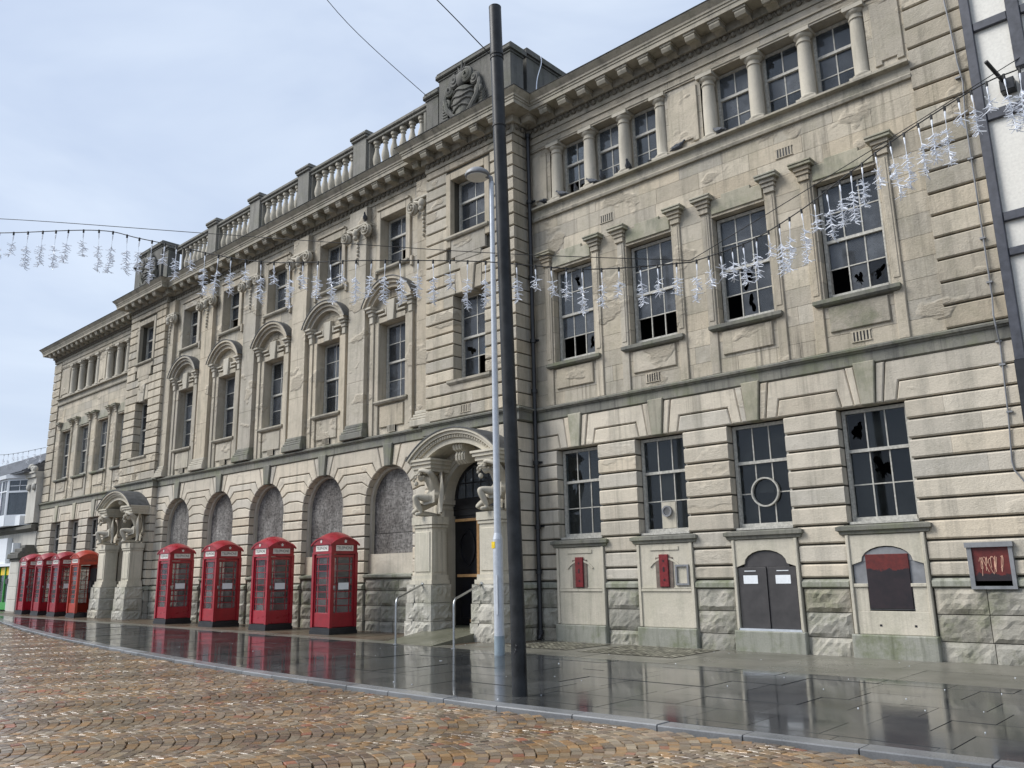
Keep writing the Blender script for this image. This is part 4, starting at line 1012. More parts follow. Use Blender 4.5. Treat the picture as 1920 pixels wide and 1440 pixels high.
# modillion: block with a scrolled underside, local origin at wall, pointing -y
MOD.loft([[(x_, y_, z_) for y_, z_ in ((-.12, .165), (-.47, .165), (-.47, .06), (-.43, -.01), (-.34, -.02), (-.25, .02), (-.12, -.05))] for x_ in (-.125, .125)])
MOD.loft([[(x_, y_, z_) for y_, z_ in ((-.12, .166), (-.49, .166), (-.49, .115), (-.12, .115))] for x_ in (-.15, .15)])
mod_me = MOD.mesh('modillion', 'cornice'); bm = bmesh.new(); bm.from_mesh(mod_me); bmesh.ops.recalc_face_normals(bm, faces=bm.faces); bm.to_mesh(mod_me); bm.free()
def egg(x, y, rz):
    n, mm = 8, 4; c_, s_ = math.cos(rz), math.sin(rz); rings = []
    for i in range(mm + 1):
        t = math.pi / 2 * i / mm; rad = math.cos(t); dep = math.sin(t)
        rings.append([(x + (.062 * rad * math.cos(2 * math.pi * j / n)) * c_ - (-.07 * dep) * s_, y + (.062 * rad * math.cos(2 * math.pi * j / n)) * s_ + (-.07 * dep) * c_, 13.115 + .075 * rad * math.sin(2 * math.pi * j / n)) for j in range(n)])
    eg.loft(rings, cap=False)
    for sx in (-1, 1):
        p0 = Vector((sx * .105, -.03, 13.19)); p1 = Vector((sx * .075, -.045, 13.04))
        pts = [(sx * .10, -.03, 13.19), (sx * .082, -.05, 13.11), (sx * .04, -.05, 13.045)]
        eg.tube([(x + a * c_ - b * s_, y + a * s_ + b * c_, z) for a, b, z in pts], .014, 4)
for i, ((xa, ya), (xb, yb)) in enumerate(zip(FRONT, FRONT[1:])):
    if i == 0: continue
    d = Vector((xb - xa, yb - ya)); L = d.length; d.normalize(); rz = math.atan2(d.y, d.x); nrm = Vector((d.y, -d.x))
    horizontal = abs(d.x) > .9
    if not horizontal and d.y < 0: continue              # hidden left returns
    n = max(1, int(round(L / .62))); sp = L / n
    for k in range(n):
        t = (k + .5) * sp; o = put('modillion', mod_me, B, loc=(xa + d.x * t, ya + d.y * t, 13.222)); o.rotation_euler.z = rz
    n = max(1, int(round(L / .215)))
    for k in range(n):
        t = (k + .5) * L / n; px, py = xa + d.x * t + nrm.x * .035, ya + d.y * t + nrm.y * .035; egg(px, py, rz)
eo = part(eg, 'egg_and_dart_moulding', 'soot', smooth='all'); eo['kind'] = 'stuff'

# ---- emit masonry
cnt = {}; rest = {}
BLK.sort(key=lambda b_: -b_[1])
for kind, pr, poly, yf, yb, ch, mt in BLK:
    r_ = random.Random(hash((round(poly[0][0], 3), round(poly[0][1], 3))) & 0xffff)
    v, f = rock_vf(poly, yf, yb, r_) if ch == -1 else chan_vf(poly, yf, yb, ch) if kind == 'rusticated_block' and len(poly) == 4 and poly[0][0] == poly[3][0] and poly[1][0] == poly[2][0] else prism_vf(poly, yf, yb, ch)
    n = cnt.get(kind, 0); cnt[kind] = n + 1
    if n < 300: m = MB(); m.add(v, f); part(m, kind, mt, smooth=False)
    else:
        m = rest.setdefault((kind, mt), MB()); m.tone = r_.uniform(-.5, .5); m.add(v, f)
for (kind, mt), m in rest.items(): part(m, 'distant_' + kind + 's', mt, kind='stuff')
part(CORE, 'backing_wall', 'joint')

# ---- body of the building behind the front: roof, floors, rear and side walls
m = MB(); m.box(XL + .05, XR - .05, 15.4, 27, 13.45, 13.6); m.box(XL + .05, XR - .05, 24, 27, 13.6, 14.2); part(m, 'flat_roof', 'lead')
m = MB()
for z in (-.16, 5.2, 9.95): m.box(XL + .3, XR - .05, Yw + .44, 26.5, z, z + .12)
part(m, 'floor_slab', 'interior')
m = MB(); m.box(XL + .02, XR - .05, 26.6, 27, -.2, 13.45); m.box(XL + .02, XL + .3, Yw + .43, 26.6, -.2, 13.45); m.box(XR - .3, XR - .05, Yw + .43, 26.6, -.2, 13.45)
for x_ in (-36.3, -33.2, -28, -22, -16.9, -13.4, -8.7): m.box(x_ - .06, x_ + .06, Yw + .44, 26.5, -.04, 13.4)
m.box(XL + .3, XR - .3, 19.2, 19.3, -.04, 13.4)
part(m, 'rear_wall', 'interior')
# party wall cornice return is handled by FRONT; side wall of left end
m = MB(); m.box(XL - .02, XL + .0, Yw + .05, 26.9, -.2, 13.2); part(m, 'end_wall', 'ashlar')

# ---- balustrade over the centre
by = Yc + .02
part(MB().box(XPL1 + .1, XPR0 - .1, by - .16, by + .2, 13.80, 14.12), 'balustrade_plinth', 'parapet')
m = MB(); m.prism(rectp(XPL1 + .1, XPR0 - .1, 15.16, 15.26), by - .15, by + .17, .02); m.prism(rectp(XPL1 + .1, XPR0 - .1, 15.262, 15.40), by - .20, by + .22, .03); part(m, 'balustrade_rail', 'parapet')
BPI = [(p, .33) for p in PIL]
for p, hw in BPI:
    m = MB(); m.box(p - hw, p + hw, by - .21, by + .25, 13.80, 15.38)
    m.prism(rectp(p - hw - .06, p + hw + .06, 15.38, 15.46), by - .27, by + .31, .02); m.prism(rectp(p - hw - .10, p + hw + .10, 15.462, 15.58), by - .31, by + .35, .03)
    part(m, 'balustrade_pier', 'parapet')
BAL = MB(); BAL.lathe([(.115, 0), (.115, .06), (.085, .075), (.10, .11), (.075, .14), (.12, .28), (.13, .40), (.11, .52), (.07, .68), (.062, .80), (.095, .84), (.075, .88), (.075, .91), (.115, .94), (.115, 1.035)], 0, 0, 12)
bal_me = BAL.mesh('baluster', 'carve', True)
xs_ = [XPL1 + .1] + [p for p, _ in BPI] + [XPR0 - .1]
for i in range(5):
    a = xs_[i] + (.33 if i else .55); b = xs_[i + 1] - (.33 if i < 4 else .15); n = 6
    for s, e in ((a, 0), (b, 1)):
        mm = MB(); mm.box(s if not e else s - .10, s + .10 if not e else s, by - .12, by + .12, 14.12, 15.16); part(mm, 'half_baluster_block', 'parapet')
    for k in range(n): put('baluster', bal_me, B, loc=(a + .10 + (b - a - .20) * (k + .5) / n, by, 14.122))

# ---- attic blocks with carved cartouches over the pavilions
def leaf_fan(k, cx, z, y, s, n=7):
    for t in range(n):
        a = R_(15 + t * 17); L = .34 - .02 * abs(t - 3)
        p0 = Vector((cx, y, z + t * .09)); p1 = p0 + Vector((s * .16, -.03, -.02)); p2 = p0 + Vector((s * L * .9, -.01, .10))
        k.tube([p0, p1, p2], [.05, .045, .012], 5)
def attic(c, right):
    y = Yp - .12
    a = MB()
    def blockc(x0, x1, y0, y1, zt):
        a.box(x0, x1, y0, y1, 13.80, zt - .26); a.prism(rectp(x0 - .03, x1 + .03, zt - .26, zt - .20), y0 - .03, y1, .01); a.prism(rectp(x0 - .09, x1 + .09, zt - .198, zt - .06), y0 - .09, y1 + .06, .03); a.prism(rectp(x0 - .06, x1 + .06, zt - .058, zt), y0 - .06, y1 + .03, .02)
    blockc(c - 1.06, c + 1.06, y + .0, y + .7, 15.86)
    blockc(c - 1.68, c - 1.165, y + .06, y + .65, 15.50)
    if right: blockc(c + 1.20, c + 1.66, y + .12, Yw - .1, 15.66)
    else: blockc(c + 1.165, c + 1.52, y + .06, Yc + .2, 15.60)
    a.box(c - 1.56, c + 1.60, y + .12, y + .6, 13.80, 14.25)
    if right:
        blockc(c - 1.5, c + 1.60, Yw + .12, 17.4, 15.86)
    po = part(a, 'attic_block', 'dark')
    k = MB(); yy = y - .02
    # shield, convex, with raised wavy bands
    rings = []
    for i in range(9):
        t = i / 8; z = 14.10 + .80 * t; hw = .40 * math.sin(math.pi * min(1, .16 + .84 * t) ** .8) ** .55 if t < 1 else .30
        hw = .12 + .31 * math.sin(math.pi * (.08 + .80 * t)) ** .6
        rings.append([(c + hw * math.cos(math.pi * j / 10), yy - .20 * math.sin(math.pi * j / 10), z) for j in range(11)])
    k.loft(rings, cap=False, closed=False)
    for z in (14.28, 14.45, 14.62, 14.79):
        hw = .12 + .31 * math.sin(math.pi * (.08 + .80 * (z - 14.10) / .8)) ** .6
        k.tube([(c + (hw + .015) * math.cos(math.pi * j / 10), yy - .215 * math.sin(math.pi * j / 10), z + .045 * math.sin(j * 1.15 + z * 9)) for j in range(11)], .028, 6)
    for s in (-1, 1):
        k.tube(spiral(c + s * .22, 15.20, yy - .10, .20, -s, 2), [.075] * 31, 7)
        k.tube(spiral(c + s * .52, 15.02, yy - .05, .17, s, 2), [.065] * 31, 7)
        k.tube(spiral(c + s * .66, 14.62, yy - .05, .15, s, 1.6), [.055] * 31, 7)
        k.tube([(c + s * .62, yy - .04, 15.05), (c + s * .70, yy - .07, 14.8), (c + s * .60, yy - .08, 14.45), (c + s * .36, yy - .10, 14.16), (c + s * .1, yy - .1, 14.02)], [.05, .08, .09, .08, .04], 7)
        leaf_fan(k, c + s * .62, 13.95, yy - .02, s)
    k.ball((c, yy - .10, 15.18), .22, .12, .24, 12, 8)
    k.ball((c, yy - .14, 14.02), .16, .10, .10, 10, 6)
    for s, zt in ((-.16, 15.62), (0, 15.78), (.14, 15.66)): k.tube([(c + s * .3, yy - .08, 15.36), (c + s, yy - .08, zt)], [.06, .012], 6)
    k.tube([(c - .2, yy - .08, 15.44), (c + .2, yy - .08, 15.47)], .045, 6)
    ko = put('carved_cartouche', k.mesh('carved_cartouche', 'dark', True), po)
attic(PAVC[1], True); attic(PAVC[0], False)
# chimney-like parapet block over the left wing
m = MB(); m.box(-37.5, -36.6, 15.7, 16.7, 13.6, 14.75); m.prism(rectp(-37.6, -36.5, 14.75, 14.85), 15.6, 16.8, .02); m.prism(rectp(-37.7, -36.4, 14.85, 14.98), 15.5, 16.9, .03); m.prism(rectp(-37.8, -36.4, 13.82, 14.0), 15.5, 16.9, .03); part(m, 'parapet_block', 'dark')

# ---- kneeling carved figures (one continuous skinned body, shared)
def figure_mesh():
    V = []; E = []; Rd = []
    def v(p, r, par=None):
        V.append(p); Rd.append(r); i = len(V) - 1
        if par is not None: E.append((par, i))
        return i
    pel = v((0, .10, .42), .145); sp1 = v((0, .11, .58), .13, pel); ch = v((0, .03, .78), .16, sp1); nk = v((0, -.11, .90), .07, ch); hd0 = v((0, -.22, .91), .09, nk); hd1 = v((0, -.29, .85), .08, hd0)
    for s in (-1, 1):
        sh = v((s * .19, .03, .86), .085, ch); eb = v((s * .36, -.10, 1.00), .06, sh); wr = v((s * .22, -.24, 1.06), .046, eb); hn = v((s * .11, -.29, 1.05), .05, wr)
    hpL = v((-.12, .05, .38), .115, pel); knL = v((-.16, -.40, .12), .085, hpL); anL = v((-.16, .0, .08), .058, knL); toL = v((-.16, .16, .05), .05, anL)
    hpR = v((.12, .05, .40), .115, pel); knR = v((.15, -.40, .47), .082, hpR); caR = v((.15, -.32, .29), .070, knR); anR = v((.14, -.24, .09), .05, caR); toR = v((.14, -.38, .05), .05, anR)
    me = bpy.data.meshes.new('kneeling_figure'); me.from_pydata(V, E, []); o = bpy.data.objects.new('tmp', me); COL.objects.link(o)
    md = o.modifiers.new('s', 'SKIN'); ss = o.modifiers.new('ss', 'SUBSURF'); ss.levels = 2; ss.render_levels = 2
    for i, d in enumerate(me.skin_vertices[0].data): d.radius = (Rd[i], Rd[i]); d.use_root = (i == 0)
    dg = bpy.context.evaluated_depsgraph_get(); dg.update(); e = o.evaluated_get(dg); res = bpy.data.meshes.new_from_object(e, depsgraph=dg)
    bpy.data.objects.remove(o); res.materials.clear(); res.materials.append(M['carve'])
    res.polygons.foreach_set('use_smooth', [True] * len(res.polygons)); res.name = 'kneeling_figure'; return res
fig_me = figure_mesh()
hair = MB(); r_ = random.Random(3)
for k in range(46):
    a = r_.uniform(0, 2 * math.pi); b = r_.uniform(-.2, 1.3); d = Vector((math.cos(a) * math.cos(b), math.sin(a) * math.cos(b) - .15, math.sin(b)))
    p = Vector((0, -.255, .91)) + Vector((d.x * .105, d.y * .12, d.z * .105)); hair.ball(p, .028, .028, .028, 6, 4)
for s in (-1, 1): hair.ball((s * .035, -.375, .875), .012, .012, .01, 6, 4)
hair.ball((0, -.39, .84), .018, .028, .03, 8, 5); hair.ball((0, -.365, .80), .03, .018, .012, 8, 5)
hair.ball((0, -.335, .77), .05, .05, .06, 8, 6)
hair_me = hair.mesh('curly_hair_and_beard', 'carve', True)
dr = MB()
def fold(xa, s):
    rings = []
    for i in range(11):
        t = i / 10; z = .98 - .93 * t; rings.append([(s * (.26 + .05 * math.sin(t * 5) + .035 * j + .02 * math.sin(j * 2.1)), .17 + .05 * math.sin(j * 2.4 + t * 3) - .04 * t, z + .01 * j) for j in range(6)])
    return rings
for s in (-1, 1): dr.loft(fold(0, s), cap=False, closed=False)
rings = []
for i in range(9):
    t = i / 8; rings.append([(-.26 + .52 * j / 10, .02 - .30 * math.sin(math.pi * j / 10) * (0.25 + .75 * t) + .02 * math.sin(j * 2.2), .60 - .30 * t - .03 * math.cos(j * 1.6)) for j in range(11)])
dr.loft(rings, cap=False, closed=False)
dr_me = dr.mesh('drapery', 'carve', 'all')
sol = None

def portal(c, near):
    Yf, Yb = 14.30, 14.80
    hwi, hwo = .84, 1.50
    for s in (-1, 1):
        xa, xb = sorted((c + s * hwi, c + s * hwo)); m = MB()
        m.box(xa, xb, Yf, Yb, 1.52, 2.82)
        for x0_, x1_ in ((xa + .06, xb - .06),): m.prism(rectp(x0_, x1_, 1.60, 2.60), Yf - .022, Yf + .01, .015)
        # side panels
        m.box(xb, xb + .018, Yf + .07, Yb - .05, 1.60, 2.6); m.box(xa - .018, xa, Yf + .07, Yb - .05, 1.60, 2.6)
        for za, zb, e in ((2.70, 2.76, .03), (2.78, 2.97, .055), (1.40, 1.52, .05), (1.30, 1.40, .09)):
            v = [(x_, y_, z_) for z_ in (za, zb) for x_, y_ in ((xa - e, Yf - e), (xb + e, Yf - e), (xb + e, Yb + .02), (xa - e, Yb + .02))]; m.add(v, [(3, 2, 1, 0), (4, 5, 6, 7), (0, 1, 5, 4), (1, 2, 6, 5), (2, 3, 7, 6), (3, 0, 4, 7)])
        po = part(m, 'portal_pier', 'panel')
        # rough stone foot, front and inner/outer faces
        for za, zb in ((.86, 1.29), (.42, .85), (-.12, .41)):
            rk = random.Random(int(c * 7 + s * 3 + za * 100)); g = MB(); e = .13 + .04 * (1.2 - za)
            v, f = rock_vf(rectp(xa - e, xb + e, za, zb), Yf - e, Yb, rk); g.add(v, f)
            v, f = rock_vf(rectp(Yf - e, Yb + .05, za, zb), 0, .3, rk); g.add([(xb + e - .02 - (y_ - .03) * 1.0 , x_, z_) for x_, y_, z_ in v], f)
            v, f = rock_vf(rectp(Yf - e, Yb + .05, za, zb), 0, .3, rk); g.add([(xa - e + .02 + (y_ - .03) * 1.0, x_, z_) for x_, y_, z_ in v], [tuple(reversed(q_)) for q_ in f])
            g.box(xa - e + .05, xb + e - .05, Yf - e + .06, Yb, za + .01, zb - .004)
            put('rock_faced_foot', g.mesh('rock_faced_foot', 'rockpale', False), po)
        fo = put('carved_kneeling_figure', fig_me, B, loc=(c + s * 1.17 + .05, Yf + .24, 2.965), rz=R_(-34), scale=(1.24, 1.2, 1.12))
        put('curly_hair', hair_me, fo, world=False); put('drapery', dr_me, fo, world=False)
        # impost carried by the figure
        m = MB()
        for za, zb, e in ((4.12, 4.20, .0), (4.20, 4.30, .04), (4.30, 4.385, .09), (4.385, 4.44, .13)):
            v = [(x_, y_, z_) for z_ in (za, zb - .001) for x_, y_ in ((xa - e, Yf - .05 - e), (xb + e, Yf - .05 - e), (xb + e, Yp), (xa - e, Yp))]; m.add(v, [(3, 2, 1, 0), (4, 5, 6, 7), (0, 1, 5, 4), (1, 2, 6, 5), (2, 3, 7, 6), (3, 0, 4, 7)])
        part(m, 'impost', 'panel')
    hw, rise = 1.60, .66; RR = (hw * hw + rise * rise) / (2 * rise); zc = 4.44 + rise - RR; a0 = math.asin((4.44 - zc) / RR)
    h = MB()
    for ri, ro, yo in ((-.36, -.22, .04), (-.22, -.14, .10), (-.14, -.06, .16), (-.06, .0, .22)):
        aa = a0 + (.02 if ri < -.2 else 0); v, f = arc_band(c, zc, RR + ri, RR + ro - .002, aa, math.pi - aa, Yf - yo, Yp + .05, 26); h.add(v, f)
    h.cm = 1; v, f = arc_band(c, zc, RR, RR + .025, a0 - .01, math.pi - a0 + .01, Yf - .24, Yp + .05, 26); h.add(v, f); h.cm = 0
    nd = 34
    for k in range(nd):
        a = a0 + .05 + (math.pi - 2 * a0 - .1) * (k + .5) / nd; x_ = c + (RR - .18) * math.cos(a); z_ = zc + (RR - .18) * math.sin(a)
        h.ball((x_, Yf - .105, z_), .035, .03, .03, 6, 4)
    ho = part(h, 'portal_hood', ['panel', 'lead'])
    k = MB()
    rings = [[(x_, Yp - .08 - p_[0], p_[1]) for p_ in ((0, 4.78), (.40, 4.78), (.48, 4.70), (.45, 4.60), (.34, 4.55), (.38, 4.46), (.37, 4.34), (.26, 4.24), (.12, 4.26), (0, 4.32))] for x_ in (c - .17, c + .17)]
    k.loft(rings)
    for g_ in (-.10, 0, .10): k.tube([(c + g_, Yp - .08 - p_[0] - .01, p_[1]) for p_ in ((.40, 4.76), (.48, 4.69), (.44, 4.60), (.34, 4.55), (.385, 4.45), (.37, 4.34), (.26, 4.25))], .035, 5)
    put('scrolled_keystone', k.mesh('scrolled_keystone', 'panel'), ho)
portal(PAVC[1] + .08, True); portal(PAVC[0] - .02, False)

# ---- rain pipes, conduit, access plates
m = MB(); px, py = XPR1 + .13, Yw - .16
m.tube([(px, py, 13.0), (px, py, .02)], .055, 12)
for z in (12.9, 11.0, 8.9, 7.2, 5.9, 4.1, 2.55, 1.5, .12): m.lathe([(.055, 0), (.08, .005), (.08, .10), (.055, .105)], px, py, 12, z)
for z in (11.04, 8.94, 7.24, 4.14, 2.6): m.box(px - .13, px + .13, py + .05, py + .09, z, z + .05)
m.tube([(px, py, .14), (px, py - .04, .04), (px + .05, py - .10, -.02)], .065, 10); part(m, 'rain_pipe', 'black', smooth=True)
m = MB(); y = Yw - .075
m.tube([(-3.10, y, 13.0), (-3.08, y, 11.7), (-3.05, y, 11.2), (-3.02, y, 10.4), (-2.98, y, 10.0), (-3.03, y, 9.3), (-3.04, y, 5.95), (-3.04, y - .12, 5.6), (-3.03, y - .12, 5.4), (-3.03, y, 5.1), (-3.07, y, 3.9), (-3.12, y, 3.15), (-3.10, y, 3.0), (-2.95, y, 2.75), (-2.94, y, 2.2)], .014, 6)
for z in (10.1, 8.5, 7.0, 6.2, 5.15, 4.75, 3.95): m.box(-3.09, -3.0, y - .02, Yw - .03, z, z + .03)
part(m, 'conduit', 'grey')
m = MB(); y = Yw - .08
m.box(-3.99, -3.28, y - .06, y + .1, 1.80, 1.88); m.box(-3.97, -3.90, y - .03, y + .1, 1.13, 1.80); m.box(-3.36, -3.30, y - .03, y + .1, 1.13, 1.80); m.box(-3.90, -3.36, y - .03, y + .1, 1.13, 1.18)
po = part(m, 'recessed_plate_frame', 'grey')
m = MB(); m.box(-3.90, -3.36, y + .0, y + .05, 1.18, 1.80); put('rusty_red_plate', m.mesh('rusty_red_plate', 'plate_b'), po)
m = MB(); r_ = random.Random(11)
for k in range(5):
    x0_ = -3.78 + k * .075; pts = [(x0_ + r_.uniform(-.03, .03) + .02 * math.sin(t * 2 + k), y - .004, 1.34 + .30 * abs(math.sin(t * .9 + k * .7)) + .02 * k * .3) for t in range(7)]
    m.tube(cr(pts, 4), .004, 5)
put('scrawled_graffiti', m.mesh('scrawled_graffiti', 'scribble'), po)
m = MB(); m.box(-2.95 - .02, -2.85, Yw - .09, Yw - .05, 1.38, 1.50); part(m, 'small_notice', 'paper')
# ramp to the right hand door and grab rail between jamb and pier
c = PAVC[1]
m = MB(); m.add([(c - .90, 12.9, gz(c) + .004), (c + .92, 12.75, gz(c) + .004), (c + .92, 14.5, .25), (c + .92, 15.35, .27), (c - .90, 15.35, .27), (c - .90, 14.5, .25), (c - .90, 14.5, -.1), (c + .92, 14.5, -.1), (c + .92, 15.35, -.1), (c - .9, 15.35, -.1)],
    [(0, 1, 2, 5), (5, 2, 3, 4), (1, 7, 2), (0, 5, 6), (2, 7, 8, 3), (5, 4, 9, 6)])
struct(m.obj('entrance_ramp', 'mossramp'))
m = MB(); m.tube([(c - .90, 14.45, 1.18), (c - .90, 14.38, 1.20), (c - .90, 14.95, 1.24), (c - .86, 15.0, 1.24)], .02, 8)
part(m, 'grab_rail', 'steel', smooth=True)

# ================================================================== TELEPHONE BOXES
def text_mesh(txt, size):
    cu = bpy.data.curves.new('t', 'FONT'); cu.body = txt; cu.size = size; cu.align_x = 'CENTER'; cu.align_y = 'CENTER'; cu.extrude = .001
    o = bpy.data.objects.new('t', cu); COL.objects.link(o); dg = bpy.context.evaluated_depsgraph_get(); dg.update()
    me = bpy.data.meshes.new_from_object(o.evaluated_get(dg), depsgraph=dg); bpy.data.objects.remove(o); me.materials.clear(); me.materials.append(M['black']); return me
TEL = text_mesh('TELEPHONE', .115)
for v in TEL.vertices: v.co.x *= .82
HB = .43
def side_geo(door):                                        # panel in local frame: x across, y=0 outside face looking -y, z up
    m = MB(); hw = HB - .055; zb, zt = .12, 2.03
    m.prism(rectp(-hw, hw, zb, .50), .0, .05, .012); m.box(-hw, -hw + .075, .0, .05, .50, 1.96); m.box(hw - .075, hw, .0, .05, .50, 1.96); m.box(-hw, hw, .0, .05, 1.96, zt)
    gx = hw - .075; cols = [-gx, -gx + .095, gx - .095, gx]; rh = (1.96 - .50) / 8
    for x_ in cols[1:3]: m.box(x_ - .011, x_ + .011, .012, .035, .50, 1.96)
    for r in range(1, 8): m.box(-gx, gx, .014, .033, .50 + r * rh - .010, .50 + r * rh + .010)
    cells = [((a + b) / 2, .50 + (r + .5) * rh, b - a, rh) for r in range(8) for a, b in zip(cols, cols[1:])]
    return m, cells
SIDE, CELLS = side_geo(False)
plm = MB(); 
for e, za, zb in ((.03, -.08, .03), (.012, .03, .115)): plm.box(-HB - e, HB + e, -HB - e, HB + e, za, zb)
frm = MB()
for sx in (-1, 1):
    for sy in (-1, 1):
        x_, y_ = sx * (HB - .03), sy * (HB - .03); frm.box(x_ - .045, x_ + .045, y_ - .045, y_ + .045, .115, 2.06)
        frm.box(sx * (HB - .088), sx * (HB - .072), sy * HB, sy * (HB - .03), .2, 2.03); frm.box(sx * HB, sx * (HB - .03), sy * (HB - .088), sy * (HB - .072), .2, 2.03)
frm.box(-HB - .015, HB + .015, -HB - .015, HB + .015, 2.05, 2.09)
frm.box(-HB - .0, HB + .0, -HB - .0, HB + .0, 2.09, 2.31)
frm.box(-HB + .05, HB - .05, HB - .06, HB - .02, .115, 2.05)          # solid back panel
roof = MB(); n = 12; E_ = HB + .035
def rz_(u, v): return 2.325 + .165 * ((1 - u * u) + (1 - v * v)) - .02 * (u * u * v * v)
vv = [(E_ * (2 * i / n - 1), E_ * (2 * j / n - 1), rz_(2 * i / n - 1, 2 * j / n - 1)) for j in range(n + 1) for i in range(n + 1)]
roof.add(vv, [(j * (n + 1) + i, j * (n + 1) + i + 1, (j + 1) * (n + 1) + i + 1, (j + 1) * (n + 1) + i) for j in range(n) for i in range(n)])
for s in range(4):                                          # pediments
    c_, s__ = math.cos(s * math.pi / 2), math.sin(s * math.pi / 2)
    po_ = [(E_ * (2 * i / n - 1), rz_(2 * i / n - 1, -1)) for i in range(n + 1)]
    v, f = prism_vf([(-E_, 2.30)] + [(E_, 2.30)] + po_[::-1], -E_, -E_ + .05); roof.add([(x_ * c_ - y_ * s__, x_ * s__ + y_ * c_, z_) for x_, y_, z_ in v], f)
    v = []; f = []
    for i in range(n + 1):
        x_, z_ = po_[i]; v += [(x_ * 1.02, -E_ - .018, z_ + .01), (x_ * 1.02, -E_ - .018, z_ - .035), (x_ * 1.0, -E_ + .02, z_ - .035), (x_ * 1.0, -E_ + .02, z_ + .012)]
    for i in range(n):
        for k in range(4): f.append((4 * i + k, 4 * i + (k + 1) % 4, 4 * i + 4 + (k + 1) % 4, 4 * i + 4 + k))
    roof.add([(x_ * c_ - y_ * s__, x_ * s__ + y_ * c_, z_) for x_, y_, z_ in v], f)
crown = MB(); crown.ball((0, 0, 0), .035, .012, .03, 8, 5); crown.box(-.032, .032, -.01, .01, -.035, -.02); crown.ball((0, 0, .04), .01, .01, .012, 6, 4); crown.ball((-.03, 0, .015), .014, .012, .014, 6, 4); crown.ball((.03, 0, .015), .014, .012, .014, 6, 4)
KM = {}
for pk in ('red', 'red2', 'red3', 'orange'):
    KM[pk] = dict(fr=frm.mesh('box_frame', pk), rf=roof.mesh('domed_roof', pk, True), sd=SIDE.mesh('side_panel', pk), cr=crown.mesh('crown_emblem', pk if pk == 'orange' else 'sign', True))
pl_me = plm.mesh('black_base', 'black')
sg = MB(); sg.box(-.285, .285, -.006, .01, -.075, .075); sg_me = sg.mesh('telephone_sign', 'sign'); sg2 = MB(); sg2.box(-.285, .285, -.006, .01, -.075, .075); sg_dark = sg2.mesh('telephone_sign', 'orange')
hd = MB(); hd.box(-.015, .015, -.05, 0, -.05, .05); hd.ball((0, -.05, 0), .02, .02, .035, 8, 5); hd_me = hd.mesh('door_handle', 'steel')
nt_ = MB(); nt_.box(-.17, .17, -.004, 0, -.09, .09); nt_me = nt_.mesh('paper_notice', 'paper')
ph = MB(); ph.box(-.14, .14, -.12, 0, -.25, .25); ph.box(-.3, .3, -.03, .0, -.5, .75); ph_me = ph.mesh('telephone_backboard', 'cabinet')
def phone_box(x, y, paint, label, group, notice=True, opened=False, rz=0):
    t = thing('telephone_box', label, 'phone box', (x, y, gz(x) + .06), rz, group, world=False); K = KM[paint]
    for nm, me in (('black_base', pl_me), ('box_frame', K['fr']), ('domed_roof', K['rf'])): put(nm, me, t)
    put('telephone_backboard', ph_me, t, loc=(0, HB - .07, 1.15))
    for k, (ang, nm) in enumerate(((0, 'side_panel'), (math.pi / 2, 'door'), (-math.pi / 2, 'side_panel'))):
        ox, oy = math.sin(ang) * (HB - .022), -math.cos(ang) * (HB - .022)
        if not (opened and nm == 'door'):
            p = put(nm, K['sd'], t, loc=(ox, oy, 0), rz=ang)
            for (cx_, cz, w_, h_) in CELLS: put('pane', PANE_ME['glass_box'], p, loc=(cx_, .024, cz), scale=(w_, 1, h_), world=False)
            if nm == 'door':
                put('door_handle', hd_me, p, loc=(-HB + .085, -.0, 1.16))
                if notice:
                    put('paper_notice', nt_me, p, loc=(.0, -.004, 1.19))
    for k in range(4):
        ang = k * math.pi / 2; ox, oy = math.sin(ang) * (HB + .002), -math.cos(ang) * (HB + .002)
        s_ = put('telephone_sign', sg_dark if opened and k == 1 else sg_me, t, loc=(ox, oy, 2.205), rz=ang)
        tx = put('lettering', TEL, s_, loc=(0, -.0075, 0)); tx.rotation_euler = (math.pi / 2, 0, 0)
        ox, oy = math.sin(ang) * (E_ + .004), -math.cos(ang) * (E_ + .004)
        put('crown_emblem', K['cr'], t, loc=(ox, oy, 2.385), rz=ang)
    return t
GR = 'telephone boxes along the stone building'
ROWY = 13.6 + HB
for x_, lb in ((-19.12, 'red telephone box nearest the doorway with handrails, largest of the row'), (-22.25, 'red telephone box second from the near handrail, between two boarded arches'), (-25.3, 'red telephone box third from the handrail, in front of boarded arches'), (-28.5, 'red telephone box beside the far carved portal, last of the row of four')):
    phone_box(x_ - HB, ROWY, {-19.12: 'red2', -25.3: 'red3'}.get(x_, 'red'), lb, GR)
phone_box(-36.85 - HB, 13.75 + HB, 'orange', 'faded orange telephone box with its door missing beside the far portal', GR, opened=True)
for x_, lb, nz in ((-39.0, 'red telephone box directly behind the orange one, with white notice', True), (-40.95, 'red telephone box second behind the orange one', True), (-42.95, 'red telephone box farthest along the street, last at the left', False)):
    phone_box(x_ - HB, 13.75 + HB, 'red2' if nz else 'red', lb, GR, notice=nz)

